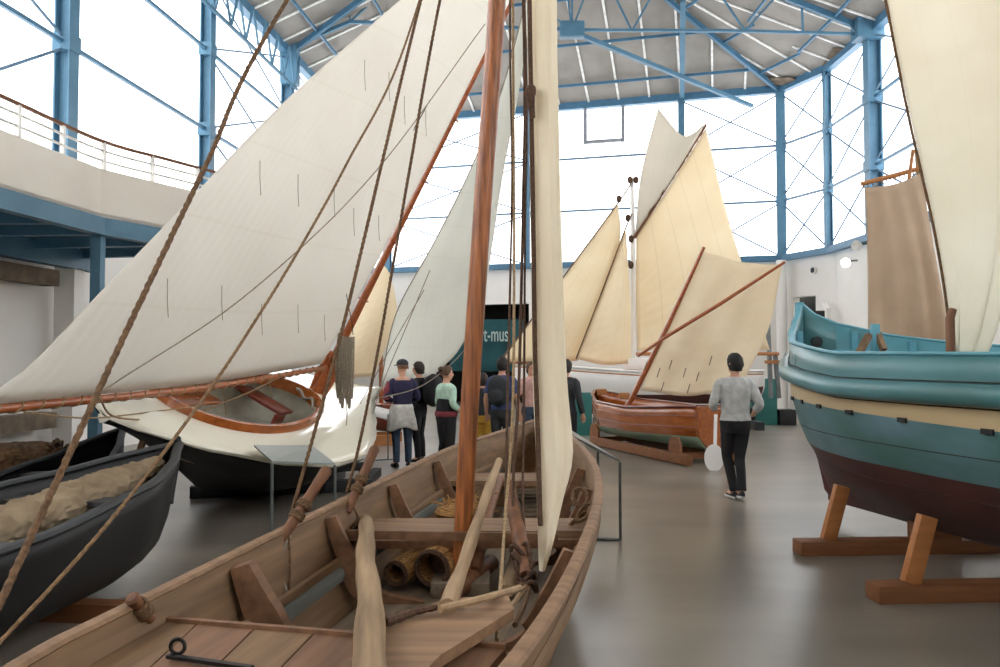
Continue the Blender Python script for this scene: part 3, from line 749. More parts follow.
def basket(c, d, r, L, label):
    d = V(d).normalized(); e = empty('wicker_trap', c - V((0, 0, r)), label, 'basket', 'wicker traps under the mast thwart')
    R_, f_, u_ = frame(d); prof = [(0, .8), (.0, .92), (.03, 1), (.3, 1.05), (.6, 1), (.85, .8), (1, .35)]
    mb = MB(); rings = []
    for t, k in prof:
        rings.append([c + d * t * L + (R_ * math.cos(a) + u_ * math.sin(a)) * r * k * (1 + .03 * (j % 2)) for j, a in enumerate([2 * PI * j / 28 for j in range(28)])])
    mb.rings(rings, True, False); mb.build('woven_body', M['wicker'], e, solid=.012, soff=0)
    for j in range(14):
        a = 2 * PI * j / 14; o = (R_ * math.cos(a) + u_ * math.sin(a)) * r
        mb = MB(); mb.tube([c + d * .02 + o * 1.04, c + d * .4 * L + o * 1.1, c + d * L * .92 + o * .75], .008, 5); mb.build('stake', M['wicker'], e)
    mb = MB(); mb.tube([c + (R_ * math.cos(a) + u_ * math.sin(a)) * r * .92 for a in [2 * PI * j / 24 for j in range(25)]], .016, 6); mb.build('rim_hoop', M['rope_dark'], e)
    mb = MB(); mb.tube([c + d * .16, c + d * .17], r * .85, 20); mb.build('mouth_disc', M['rope_dark'], e)  # flat dark disc set just inside the mouth
basket(V((-.40, 4.82, .47)), (.35, 1, .06), .11, .8, 'larger round straw trap with dark mouth beside the near mast foot')
basket(V((-.62, 4.86, .43)), (.35, 1, .05), .07, .75, 'smaller straw trap left of the larger one under the mast thwart')
random.seed(3)
mb = MB()
for k in range(60):
    c = V((-.30, 6.05, .62)) + V((random.gauss(0, .1), random.gauss(0, .09), random.uniform(-.04, .05))); a = random.uniform(0, PI)
    mb.tube([c, c + V((math.cos(a) * .11, math.sin(a) * .11, random.uniform(-.02, .05)))], .005, 4)
mb.ball(V((-.30, 6.05, .57)), (.19, .17, .07), 12, 6)
mb.box((-.3, 6.05, .45), (.26, .22, .2), bev=.03)
loose(mb, 'straw_bundle', M['wicker'], 'frayed straw bundle showing over the mast thwart left of the mast', 'straw bundle')
# ------------------------------------------------------------------ heeled white sailing dinghy
KD = 1.075
PD = lambda px, py, D: P(px, py, D * KD)
bfw, bup = V((.22, .975, 0)), V((.457, -.10, .88))
MB0 = PD(315, 396, 10.5)
m = fmat(MB0, bfw, bup); dk = m @ Matrix.Scale(KD, 4)                       # deck frame: mast foot at the origin, bow +Y, deck normal +Z
def dl(x, y, z=0): return dk @ V((x, y, z))
ding = empty('sailing_dinghy', fmat(V((MB0.x - .4, MB0.y - 1.0, 0)), bfw, (0, 0, 1)), 'white heeled dinghy showing its deck and mahogany cockpit with a huge white mainsail', 'sailing boat')
HBT = [(-3.9, .05), (-3.75, .32), (-3.3, .72), (-2.6, 1.1), (-1.8, 1.3), (-1.0, 1.3), (-.3, 1.08), (.3, .82), (1, .48), (1.65, .2), (2.3, .02)]
def camber(x, y): return .05 * (1 - (x / max(.05, interp(HBT, y))) ** 2)
ST = [-3.9 + 6.2 * k / 54 for k in range(55)]
rows = []
for y in ST:
    hb = interp(HBT, y); t = (y + 3.9) / 6.2; dep = (.06 + 1.0 * min(1, t / .34) ** 1.2) * (1 - .35 * max(0, t - .55) / .45) 
    half = [(1, 0), (.985, -.06), (.9, -.22), (.76, -.45), (.5, -.7), (.2, -.86), (.03, -1.0)]
    r = [dl(-hb * a, y, -dep * -b if False else dep * b) for a, b in half] + [dl(hb * a, y, dep * b) for a, b in half[::-1]]
    rows.append(r)
mb = MB(); mb.rings(rows, False, False, lambda i, j: 1 if 1 <= j <= 11 else 0); mb.prism(rows[0], dk.to_3x3() @ V((0, -.03, 0)))  # below its white edge the hull is coloured black for the shadow underneath
mb.build('hull', [M['gel_white'], M['boat_black']], ding, smooth=60, solid=.015, soff=-1)
# deck as a ring round the cockpit opening
NQ = 72
def cock(t): return V((.0 + .64 * math.sin(t) * (1 + .12 * math.cos(t)), -1.72 - 1.36 * math.cos(t), 0))
def outer(t):
    # walk the deck edge from the stern round starboard to the bow and back
    s = (t % (2 * PI)) / PI
    f = s if s <= 1 else 2 - s; sg = 1 if s <= 1 else -1
    e = .5 - .5 * math.cos(PI * f)
    y = -3.9 + 6.2 * lerp(f, e, .75)
    return V((sg * interp(HBT, y), y, 0))
rows = []
for k in range(9):
    u = k / 8; r = []
    for j in range(NQ):
        t = 2 * PI * j / NQ; a, b = cock(t), outer(t); p = a.lerp(b, u)
        r.append(dl(p.x, p.y, camber(p.x, p.y) + .004))
    rows.append(r)
mb = MB(); mb.rings(rows, True, False); mb.build('deck', M['gel_white'], ding, smooth=60, solid=.02, soff=0)
# cockpit: coaming, well, sole, thwart with its leg, side bench
prof = [(-.012, -.06), (-.012, .085), (.035, .085), (.06, .0), (.03, -.06)]
rows = []
for j in range(NQ + 1):
    t = 2 * PI * j / NQ; c = cock(t); n = (cock(t + .01) - cock(t - .01)); n = V((n.y, -n.x, 0)).normalized()
    if n.dot(c - V((0, -1.72, 0))) < 0: n = -n
    rows.append([dl((c + n * a).x, (c + n * a).y, camber(c.x, c.y) + b) for a, b in prof])
mb = MB(); mb.rings(rows, True, False); mb.build('coaming', M['mahogany'], ding, smooth=40)
rows = [[dl(cock(2 * PI * j / NQ).x * k, -1.72 + (cock(2 * PI * j / NQ).y + 1.72) * k, camber(0, -1) * .5 - z) for j in range(NQ)] for k, z in ((1, .0), (1.05, .15), (1.02, .32), (.9, .45), (.02, .46))]
mb = MB(); mb.rings(rows, True, False); mb.build('cockpit_well', base('grey green cockpit paint', (176, 172, 156), .7), ding, smooth=40)
mb = MB()
for k in range(5): mb.box(dl(-.25 + .125 * k, -2.1, -.43), (.11, 1.5, .02), m.to_3x3())
mb.build('sole_boards', M['mahogany_dark'], ding, smooth=False)
mb = MB(); mb.box(dl(-.18, -.95, -.10), (.72, .34, .04), m.to_3x3(), bev=.008); mb.build('thwart', M['mahogany_dark'], ding)
mb = MB(); mb.box(dl(.14, -1.05, -.27), (.05, .2, .32), m.to_3x3()); mb.build('thwart_knee', M['mahogany_dark'], ding)
mb = MB(); mb.box(dl(-.36, -2.3, -.12), (.3, 1.2, .03), m.to_3x3(), bev=.006); mb.build('side_bench', M['mahogany'], ding)
rope('lacing', [dl(cock(t).x * .96, -1.72 + (cock(t).y + 1.72) * .96, .05 + .03 * math.sin(14 * t)) for t in [1.75 + .04 * k for k in range(40)]], .022, M['rope_grey'], ding, k=2)
# mast, boom, mainsail, jib
ML = 8.0
mb = MB(); mb.tube([dl(0, 0, .0), dl(0, 0, .3), dl(0, 0, 3), dl(0, -.05, ML)], [.09, .06, .043, .03], 14); mb.build('mast', M['spar'], ding)
for k in range(6):
    mb = MB(); mb.tube([dl(.07 * math.cos(a), .07 * math.sin(a), .55 + .85 * k) for a in [2 * PI * j / 12 for j in range(13)]], .008, 6); mb.build('mast_hoop', M['spar'], ding)
for s in (-1, 1):
    mb = MB(); mb.tube([dl(s * .08, .02, .0), dl(s * .10, .02, .3), dl(s * .07, .0, .62)], [.045, .055, .025], 8); mb.build('mast_cheek', M['spar'], ding)
tack = dl(0, -.09, .42); bend = PD(-30, 412, 4.9); bmid = tack.lerp(bend, .5) - V((0, 0, .05))
bpts = spline([tack, bmid, bend], 10)
mb = MB(); mb.tube(bpts, [lerp(.03, .033, min(1, i / 6)) for i in range(len(bpts))], 12); mb.build('boom', M['spar'], ding)
bs = resample(bpts, 300); sp_ = []
for i, p in enumerate(bs):
    a = i * .62; R_, f_, u_ = frame(bend - tack); sp_.append(p + (R_ * math.cos(a) + u_ * math.sin(a)) * .036)
mb = MB(); mb.tube(sp_[::1], .007, 5); mb.build('boom_lacing', M['rope_pale'], ding)
upb = V((0, 0, .032))
head = dl(0, -.08, 7.45)
clew = bpts[-1] + upb
def ridge(u, v):
    return V((.25, -.5, 0)) * (.0) 
leech = [clew, PD(30, 366, 5.2), PD(100, 293, 5.6), PD(185, 205, 6.2), PD(282, 104, 7.1), PD(400, 0, 8.1), PD(520, -105, 9.0), head + V((-.05, 0, 0))]
foot = [tack + upb, bmid + upb, clew]
msail, mrows = sail('mainsail', M['sail_white'], ding, foot, [head, head + V((-.05, 0, 0))], [tack + upb + V((-.06, 0, .02)), dl(0, -.09, 3), dl(0, -.09, 5.5), head], leech, (.12, -.3, -.05), 48, 48, lambda u, v: V((.3, -.9, 0)) * (.007 * math.sin(26 * (u - .35 * v)) * math.sin(PI * v) * (1 - .5 * u)) )
for (u, v) in ((.18, .12), (.36, .13), (.54, .14), (.72, .15), (.88, .15), (.2, .3), (.38, .31), (.56, .32), (.74, .33), (.9, .33), (.3, .48), (.5, .49), (.7, .5), (.86, .5)):
    p = mrows[int(u * 48)][int(v * 48)] + V((.02, -.06, 0))
    mb = MB(); mb.tube([p, p + V((0, 0, -.16)), p + V((.01, 0, -.32))], .0035, 5); mb.build('reef_tie', M['rope_grey'], msail)
rope('topping_lift', [PD(485, 24, 8.4), PD(376, 171, 7.5), PD(250, 292, 6.5), PD(104, 390, 5.5)], .006, M['rope_grey'], ding, 6)
rope('sheet', [PD(98, 396, 5.6), PD(120, 418, 6.3), PD(185, 416, 8.3), PD(250, 392, 9.0), PD(285, 374, 9.8)], .009, M['rope_pale'], ding, 6)
rope('sheet', [PD(24, 412, 5.1), PD(90, 418, 5.9), PD(150, 412, 7.1), PD(205, 405, 7.5)], .007, M['rope_pale'], ding, 6)
rope('sheet', [PD(222, 378, 8.8), PD(226, 415, 8.9)], .006, M['rope_pale'], ding, 6)
rope('sheet', [PD(268, 372, 9.4), PD(272, 398, 9.4)], .006, M['rope_pale'], ding, 6)
for k in range(7):
    x = 336 + k * 2.3
    rope('halyard_coil', [PD(x + 3, 333 + k * 1.5, 9.9), PD(x, 362, 9.85), PD(x + 1, 392 + (k % 3) * 5, 9.85), PD(x + 2.5, 396 + (k % 3) * 4, 9.85), PD(x + 3.5, 365, 9.8), PD(x + 4, 337, 9.9)], .015, M['rope_grey'], ding, 6)
rope('halyard_tail', [PD(346, 396, 9.85), PD(347, 415, 9.8), PD(345, 440, 9.7)], .007, M['rope_grey'], ding)
rope('halyard_tail', [PD(353, 335, 9.9), PD(350, 250, 9.6), PD(430, 100, 8.9)], .006, M['rope_dark'], ding)
jt = dl(0, 2.25, .06)
jh = PD(531, -20, 9.7); jc = PD(484, 300, 12.7)
jib, jrows = sail('jib', M['sail_jib'], ding, [jt, PD(400, 380, 13.3), PD(427, 378, 13.7), PD(446, 364, 13.6), PD(462, 345, 13.3), jc], [jh, jh + V((.05, 0, 0))], [jt, PD(396, 313, 12.4), PD(436, 238, 11.6), PD(472, 165, 10.9), PD(503, 85, 10.3), jh], [jc, PD(493, 242, 11.9), PD(503, 175, 11.1), PD(518, 85, 10.3), jh + V((.05, 0, 0))], (.1, -.2, .02), 30, 36)
rope('forestay', [jt + V((0, -.02, 0)), PD(396, 314, 12.38), PD(436, 239, 11.58), PD(472, 166, 10.88), PD(503, 86, 10.28), jh], .009, M['rope_grey'], ding, 6)
rope('jib_sheet', [jc, PD(468, 345, 12.6), PD(425, 384, 11.6), PD(372, 400, 10.6)], .007, M['rope_grey'], ding)
rope('side_stay', [PD(424, 290, 10.4), PD(395, 340, 10.4), PD(360, 404, 10.3)], .006, M['rope_grey'], ding)
rope('side_stay', [PD(430, 270, 10.3), PD(405, 330, 10.4), PD(384, 380, 10.5), PD(372, 414, 10.5)], .006, M['rope_grey'], ding)
# dark cradle under it
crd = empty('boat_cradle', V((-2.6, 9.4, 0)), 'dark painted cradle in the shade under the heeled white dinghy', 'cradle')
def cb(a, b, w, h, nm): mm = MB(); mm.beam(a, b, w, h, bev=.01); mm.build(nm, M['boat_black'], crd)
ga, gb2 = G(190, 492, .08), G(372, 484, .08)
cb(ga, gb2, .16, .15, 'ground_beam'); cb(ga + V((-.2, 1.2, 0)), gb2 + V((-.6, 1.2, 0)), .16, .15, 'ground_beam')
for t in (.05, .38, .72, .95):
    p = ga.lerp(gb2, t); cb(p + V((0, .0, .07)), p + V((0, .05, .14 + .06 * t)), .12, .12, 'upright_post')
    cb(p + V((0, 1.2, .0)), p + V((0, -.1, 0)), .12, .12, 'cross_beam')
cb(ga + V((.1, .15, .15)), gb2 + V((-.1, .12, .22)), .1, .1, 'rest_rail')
# ------------------------------------------------------------------ generic double ended hull
def hull_rows(m, L, HB, ZR, ZK, half, n=36, y0=0):
    rows = []
    for k in range(n):
        y = y0 + L * k / (n - 1); t = k / (n - 1); hb = max(.012, interp(HB, t)); zr, zk = interp(ZR, t), interp(ZK, t)
        rows.append([m @ V((-hb * a, y, lerp(zk, zr, b))) for a, b in half] + [m @ V((hb * a, y, lerp(zk, zr, b))) for a, b in half[::-1]])
    return rows
# ------------------------------------------------------------------ two tarred boats on the left
def dark_boat(stem, aft, L, hbmax, zr0, zr1, label, rake=.35):
    d = V((stem.x - aft.x, stem.y - aft.y, 0)).normalized()
    m = fmat(V((stem.x, stem.y, 0)) - d * L, d, (0, 0, 1))
    e = empty('tarred_boat', m, label, 'boat')
    half = [(1, 1), (.99, .86), (.96, .66), (.88, .45), (.7, .22), (.42, .08), (.04, 0)]
    HB = [(0, hbmax * .6), (.3, hbmax * .95), (.55, hbmax), (.75, hbmax * .84), (.88, hbmax * .5), (.96, hbmax * .19), (1, .01)]
    ZR = [(0, zr1), (.5, zr1), (.8, lerp(zr1, zr0, .45)), (1, zr0)]; ZK = [(0, .14), (.75, .10), (.88, .13), (.96, .24), (1, .5)]
    rows = hull_rows(m, L, HB, ZR, ZK, half, 40)
    for r_i, r in enumerate(rows):
        t = r_i / 39
        if t > .7:
            for j, p in enumerate(r):
                hgt = (p.z - .1) / max(.1, zr0); k = ((t - .7) / .3) ** 2
                r[j] = p - d * rake * k * (1 - min(1, hgt)) ** 1.5
    mb = MB(); mb.rings(rows, False, False); mb.build('hull', M['boat_black'], e, solid=.03, soff=0, smooth=60)
    nr = len(rows[0])
    for j in (0, nr - 1):
        mb = MB(); mb.tube([r[j] + V((0, 0, .01)) for r in rows], (.04, .025), 8); mb.build('gunwale', M['boat_grey'], e)
    for j, jj in ((2, 3), (nr - 3, nr - 4)):
        mb = MB(); c = lambda r: r[j].lerp(m @ V((0, (m.inverted() @ r[j]).y, r[j].z)), .08); mb.tube([c(r) for r in rows[:-4]], (.02, .03), 6); mb.build('stringer', M['boat_in'], e)
    st = [rows[-1][j] for j in range(nr // 2)]
    mb = MB(); mb.tube([st[0] + V((0, 0, .06))] + [p + d * .015 for p in st], (.035, .05), 8); mb.build('stem_post', M['boat_grey'], e)
    for t in (.3, .55, .75):
        k = int(t * 39); a, b = rows[k][1], rows[k][-2]; mb = MB(); mb.beam(a.lerp(b, .02), a.lerp(b, .98), .2, .035); mb.build('thwart', M['boat_in'], e)
    mb = MB(); mb.prism([rows[k][4] + V((0, 0, .04)) for k in range(0, 36, 3)] + [rows[k][-5] + V((0, 0, .04)) for k in range(33, -1, -3)], (0, 0, .02)); mb.build('bottom_boards', M['boat_in'], e, smooth=False)
    for t in (.25, .7):
        p = m @ V((0, L * t, .06)); mb = MB(); mb.beam(p - m.to_3x3() @ V((.5, 0, 0)), p + m.to_3x3() @ V((.5, 0, 0)), .14, .12); mb.build('chock', M['cradle_wood'], e)
    return e, m, rows
s1 = P(178, 447, 7.0)
dbA, mA, rA = dark_boat(s1, V((-3.12, 3.9, 0)), 5.4, .62, .97, .74, 'near black tarred boat with a canvas roll inside at lower left')
s2 = P(122, 440, 9.3)
dbB, mB, rB = dark_boat(s2, V((-4.15, 5.3, 0)), 5.2, .46, .9, .52, 'second black tarred boat lying between the near one and the white wall', .15)
# canvas roll with folds
c = [mA @ V((-.02, y, z)) for y, z in ((5.1, .86), (4.9, .83), (4.4, .76), (3.7, .70), (3.0, .68), (2.3, .67), (1.6, .66))]
q = resample(spline(c, 10), 200); rows = []
for i, p in enumerate(q):
    t = i / 199; R_, f_, u_ = frame(q[min(i + 1, 199)] - q[max(i - 1, 0)]); r0 = .05 + .085 * min(1, t * 5); r0 *= 1 - .1 * t; r = []
    for k in range(48):
        a = 2 * PI * k / 48
        w = 1 + .16 * mnoise.noise(V((math.cos(a) * 1.6, math.sin(a) * 1.6, t * 14))) + .10 * mnoise.noise(V((math.cos(a) * 3.2, math.sin(a) * 3.2, t * 36))) + .17 * mnoise.noise(V((math.cos(a) * 2.2, math.sin(a) * 6, t * 60))) + .07 * abs(mnoise.noise(V((math.cos(a) * 5, math.sin(a) * 5, t * 25 + a))))
        r.append(p + (R_ * math.cos(a) * 1.35 + u_ * math.sin(a) * .95) * r0 * w)
    rows.append(r)
tp = MB(); tp.rings(rows, True, True); tag(tp.build('canvas_roll', M['tarp'], smooth=70), 'long crumpled roll of beige canvas lying along the near black boat', 'canvas')
p = P(139, 452, 7.9)
mb = MB(); mb.beam(P(136, 462, 7.6), P(144, 438, 7.9), .05, .05); tag(mb.build('boat_prop', M['oak']), 'short pale wooden prop standing at the stem of the near black boat', 'post')
# heap of net behind
random.seed(11)
nt = MB(); hc = V((-5.35, 9.1, 0)); rows = []
for i in range(15):
    r = []; t = i / 14
    for k in range(32):
        a = 2 * PI * k / 32; rr = .62 * math.cos(t * PI / 2) ** .6
        w = 1 + .25 * mnoise.noise(V((math.cos(a) * 2, math.sin(a) * 2, t * 3))) + .12 * mnoise.noise(V((math.cos(a) * 7, math.sin(a) * 7, t * 8)))
        r.append(hc + V((math.cos(a) * rr * w, math.sin(a) * rr * w, .78 * math.sin(t * PI / 2) * (.9 + .1 * w))))
    rows.append(r)
nt.rings(rows, True, True)
for k in range(26):
    a0 = random.uniform(0, 6); z = random.uniform(.3, .74); rr = .66 * math.cos(math.asin(min(.98, z / .8))) ** .6
    nt.tube([hc + V((math.cos(a0 + .12 * j) * rr * 1.02, math.sin(a0 + .12 * j) * rr * 1.02, z + .05 * math.sin(j * .9 + k))) for j in range(14)], .018, 5)
tag(nt.build('net_heap', M['net'], smooth=60), 'brown heap of fishing net piled against the white wall at far left', 'net', None, 'stuff')
nt = MB(); hc = P(82, 458, 10.2); 
for k in range(8):
    nt.tube([V((hc.x, hc.y, .0)) + V((math.cos(a) * .3, math.sin(a) * .24, .05 + .07 * k + .02 * math.sin(a * 2 + k))) for a in [2 * PI * j / 18 for j in range(19)]], .035, 6)
tag(nt.build('rope_coil', M['net']), 'small brown rope coil on the floor right of the white pilaster', 'rope')
# ------------------------------------------------------------------ turquoise fishing boat on the right
STEM, AXT = V((3.45, 9.3, 0)), V((.2, -.98, 0)).normalized()
tm = fmat(STEM, AXT, (0, 0, 1))         # Y runs aft from the stem; our side is -X world = +X local
tq = empty('fishing_boat', tm, 'big turquoise fishing boat with cream band and dark red bottom on the right', 'boat')
HBr = [(0, .03), (.12, .13), (.3, .29), (.8, .63), (1.3, .93), (2.0, 1.18), (2.65, 1.31), (3.6, 1.36), (4.6, 1.33), (6.2, 1.15)]
RIM = [(0, 2.34), (.12, 2.2), (.3, 2.09), (.8, 1.94), (1.3, 1.86), (2.6, 1.74), (4.5, 1.72), (6.2, 1.78)]
RAIL = [(0, 1.78), (.5, 1.68), (1.3, 1.57), (2.65, 1.48), (6.2, 1.48)]
CRM = [(0, 1.46), (1.3, 1.34), (2.65, 1.30), (4.3, 1.265), (6.2, 1.27)]
def tsec(s, k=1.0):
    hb = interp(HBr, s); zr, zl, zc = interp(RIM, s), interp(RAIL, s), interp(CRM, s)
    fine = min(1, s / 2.2)
    return [(hb, zr), (hb * 1.0, lerp(zr, zl, .5)), (hb * 1.0, zl), (hb * .995, lerp(zl, zc, .5)), (hb * .985, zc), (hb * lerp(.86, .95, fine), 1.1), (hb * lerp(.74, .875, fine), .9), (hb * lerp(.55, .72, fine), .68), (hb * lerp(.34, .46, fine), .46), (hb * lerp(.12, .2, fine), .3), (.035, .2)]
SS = [0, .04, .08, .12, .2, .3, .42, .56, .72, .9] + [1.1 + .25 * k for k in range(21)]
rake = lambda z, s: .6 * max(0, 1 - s / 1.6) * max(0, (1.5 - z) / 1.4) ** 1.4
rows = []
for s in SS:
    q = tsec(s); r = [tm @ V((-x, s + rake(z, s), z)) for x, z in q]; rr = [tm @ V((x, s + rake(z, s), z)) for x, z in q]
    rows.append(r + rr[::-1])
NR = len(rows[0])
def band(i, j):
    j = min(j, NR - 2 - j)
    return 0 if j < 2 else (1 if j < 4 else (2 if j < 6 else 3))
mb = MB(); mb.rings(rows, False, False, band); mb.prism(rows[-1], tm.to_3x3() @ V((0, .04, 0)), 2)
mb.build('hull', [M['turq'], M['cream_band'], M['turq_low'], M['red_bottom']], tq, smooth=50, solid=.05, soff=-1)
for sgn in (-1, 1):
    pts = [tm @ V((sgn * (interp(HBr, s) * 1.0 + .04), s, interp(RAIL, s))) for s in SS if s > .02]
    mb = MB(); mb.tube(pts, (.07, .072), 14); mb.build('rub_rail', M['turq'], tq, smooth=60)
    pts = [tm @ V((sgn * (interp(HBr, s) - .02), s, interp(RIM, s) + .012)) for s in SS]
    mb = MB(); mb.tube(pts, (.032, .016), 8); mb.build('rim_cap', M['turq_in'], tq)
    rows2 = [[tm @ V((sgn * max(.01, interp(HBr, s) - .055), s, lerp(1.3, interp(RIM, s), t))) for t in (0, .5, 1)] for s in SS]
    mb = MB(); mb.grid(rows2); mb.build('inner_bulwark', M['turq_in'], tq, solid=.006, smooth=50)
    mb = MB(); mb.tube([tm @ V((sgn * (interp(HBr, s) - .08), s, interp(RIM, s) - .22)) for s in SS if s > .5], (.035, .03), 8); mb.build('inner_rail', M['turq_in'], tq)
    for s in (.5, 1.0, 1.6, 2.4, 3.2, 4.0):
        mb = MB(); mb.beam(tm @ V((sgn * (interp(HBr, s) - .09), s, 1.3)), tm @ V((sgn * (interp(HBr, s) - .09), s, interp(RIM, s) - .02)), .07, .06); mb.build('stanchion', M['turq_in'], tq)
    for s in (1.35, 1.75, 2.2, 2.75, 3.4, 4.15, 5.0):                # freeing ports at the band's lower edge
        x = interp(HBr, s); z = interp(CRM, s)
        f = (tm.to_3x3() @ V((sgn * (interp(HBr, s + .1) - interp(HBr, s - .1)), .2, 0))).normalized()
        c_ = tm @ V((sgn * (x * .99 + .004), s, z - .005)); mb = MB(); mb.beam(c_ - f * .045, c_ + f * .045, .014, .034); mb.build('scupper', M['black'], tq)
# planking seams
for zt, nm in ((0, 0),):
    for (a, b, t) in ((0, 1, .5), (2, 2, 0)):
        pass
for sgn in (1,):
    for dz in (.082, -.082):
        mb = MB(); mb.tube([tm @ V((sgn * (interp(HBr, s) + .006), s, interp(RAIL, s) + dz)) for s in SS if s > .1], .0045, 6); mb.build('plank_seam', M['seam'], tq)
    for z0 in (1.08, .75):
        pts = []
        for s in SS:
            if s < .3: continue
            q = tsec(s)
            for (x0, za), (x1, zb) in zip(q, q[1:]):
                if zb <= z0 <= za:
                    x = lerp(x0, x1, (za - z0) / (za - zb)); pts.append(tm @ V((sgn * (x + .001), s + rake(z0, s), z0))); break
        mb = MB(); mb.tube(pts, .0035, 5); mb.build('plank_seam', M['seam'], tq)
mb = MB(); mb.tube([tm @ V((0, -.02 + rake(z, 0), z)) for z in (1.3, 1.5, 1.7, 1.9, 2.1, 2.36)], [(.05, .07)] * 6, 10); mb.build('stem_post', M['turq_in'], tq)
mb = MB(); mb.prism([tm @ V((sg * max(.01, interp(HBr, s) - .06), s, 1.34)) for sg, ss in ((-1, SS), (1, SS[::-1])) for s in ss], (0, 0, .03)); mb.build('boat_deck', M['turq_in'], tq, smooth=False)
mb = MB(); mb.box(tm @ V((0, .5, 1.75)), (.75, .1, .12), tm.to_3x3()); mb.build('breast_hook', M['turq_in'], tq)
mb = MB(); mb.tube([P(816, 342, 8.9), P(817, 342, 8.75)], .06, 12); mb.build('hawse_ring', M['black'], tq)
mb = MB(); mb.beam(P(817, 353, 7.5), P(839, 357, 7.05), .08, .03); mb.build('worn_fender_board', M['oak_red'], tq)
# bitt with two props
mb = MB(); mb.beam(P(875, 362, 7.6), P(875, 324, 7.6), .07, .07, bev=.01); mb.beam(P(871, 331, 7.6), P(879, 330, 7.6), .04, .04); mb.build('bitt_post', M['turq_in'], tq)
mb = MB(); mb.beam(P(857, 357, 7.5), P(869, 335, 7.6), .05, .05); mb.build('bitt_prop', M['oak'], tq)
mb = MB(); mb.beam(P(884, 350, 7.5), P(877, 333, 7.6), .05, .05); mb.build('bitt_prop', M['oak'], tq)
# lettering on the bow strake and draught marks, as faint as they look
def letters(body, px, py, D, size, mat, rot, name, sx=1):
    fc = bpy.data.curves.new(name, 'FONT'); fc.body = body; fc.size = size; fc.extrude = .002
    fo = bpy.data.objects.new(name, fc); COL.objects.link(fo); fo.data.materials.append(mat)
    dg = bpy.context.evaluated_depsgraph_get(); me = bpy.data.meshes.new_from_object(fo.evaluated_get(dg)); bpy.data.objects.remove(fo)
    mb = MB(); mb.bm.from_mesh(me); R4 = Matrix.Translation(P(px, py, D)) @ rot
    for v in mb.bm.verts: v.co = R4 @ v.co
    return mb
def on_hull(s, z):
    x = interp(HBr, s) * (1.0 if z > 1.4 else .985) + .008; p = tm @ V((x, s, z))
    f = (tm.to_3x3() @ V((interp(HBr, s + .1) - interp(HBr, s - .1), .2, 0))).normalized()
    r = Matrix((f, V((0, 0, 1)), f.cross(V((0, 0, 1))))).transposed().to_4x4(); r.translation = p
    return r
def hull_letters(body, s, z, size, mat, name, vertical=False):
    fc = bpy.data.curves.new(name, 'FONT'); fc.body = body; fc.size = size; fc.extrude = .003
    fo = bpy.data.objects.new(name, fc); COL.objects.link(fo)
    bpy.context.view_layer.update(); dg = bpy.context.evaluated_depsgraph_get(); me = bpy.data.meshes.new_from_object(fo.evaluated_get(dg)); bpy.data.objects.remove(fo)
    mb = MB(); mb.bm.from_mesh(me); r = on_hull(s, z)
    if vertical: r = r @ Matrix.Rotation(-PI / 2, 4, 'Z')
    for v in mb.bm.verts: v.co = r @ v.co
    mb.build(name, mat, tq, smooth=False)
hull_letters('L07', 1.36, 1.66, .14, base('faded white paint', (176, 200, 204), .8), 'bow_letters')
hull_letters('153', 4.28, 1.455, .09, base('brown branded mark', (120, 92, 66), .9), 'hull_number', True)
# the two masts with their sails
bs_o = P(925, 360, 9.75); bs_o.z = 0
ls = empty('lug_sail', bs_o, 'brown grey lug sail with straight yard hanging behind the turquoise bow', 'sail')
K9 = 9.7
mb = MB(); mb.tube([bs_o, P(925, 250, K9 + .1), P(918, 150, K9 + .1)], [.06, .055, .04], 10); mb.build('mast', M['pale_wood'], ls)
mb = MB(); mb.tube([P(861, 184, K9), P(893, 176, K9 - .02), P(924, 167, K9 - .05)], [.025, .03, .025], 8); mb.build('yard', M['pine'], ls)
mb = MB(); mb.tube([P(908, 186, K9 - .05), P(913, 150, K9 - .05)], .022, 8); mb.build('yard_hook', M['pine'], ls)
for k in range(7):
    a = P(866 + 9 * k, 185 - 2.4 * k, K9); mb = MB(); mb.tube([a + V((.03 * math.cos(t), .0, .035 * math.sin(t) - .01)) for t in [2 * PI * j / 10 for j in range(11)]], .007, 5); mb.build('yard_lashing', M['rope_pale'], ls)
fold = lambda u, v: V((.1, -1, 0)) * (.055 * math.sin(u * 22 + 2.2 * v) * (.25 + .75 * (1 - v)) * (.35 + .65 * u))
sail('sail_cloth', M['sail_brown'], ls, [P(868, 352, K9), P(905, 356, K9 - .05), P(956, 360, K9 - .1)], [P(865, 188, K9), P(895, 184, K9 - .05), P(922, 173, K9 - .1)], [P(868, 352, K9), P(867, 260, K9), P(865, 188, K9)], [P(956, 360, K9 - .1), P(938, 262, K9 - .1), P(922, 173, K9 - .1)], (.0, -.12, 0), 40, 30, fold)
mb = MB(); mb.box(V((bs_o.x, bs_o.y, .06)), (.5, .5, .12), bev=.01); mb.build('foot_block', M['cradle_wood'], ls)
mb = MB(); mb.tube([P(951, 362, 6.1), P(950, 318, 6.1), P(953, 309, 6.1)], [.035, .032, .028], 10); mb.build('sail_post', M['brown_wood'], tq)
main = [P(884, -8, 6.4), P(880, -60, 6.4)]
sail('main_sail', M['sail_big'], tq, [P(953, 350, 6.3), P(967, 358, 6.2), P(986, 356, 6.1)], [P(876, -50, 6.4), P(960, -60, 5.8), P(1080, -70, 5.2)], [P(953, 350, 6.3), P(936, 240, 6.35), P(905, 100, 6.4), P(876, -50, 6.4)], [P(986, 356, 6.1), P(1003, 310, 6.0), P(1045, 120, 5.6), P(1080, -70, 5.2)], (.1, -.15, 0), 40, 40, lambda u, v: V((.4, -1, 0)) * (.03 * math.sin(u * 16 + 2 * v) * (1 - .7 * v)))
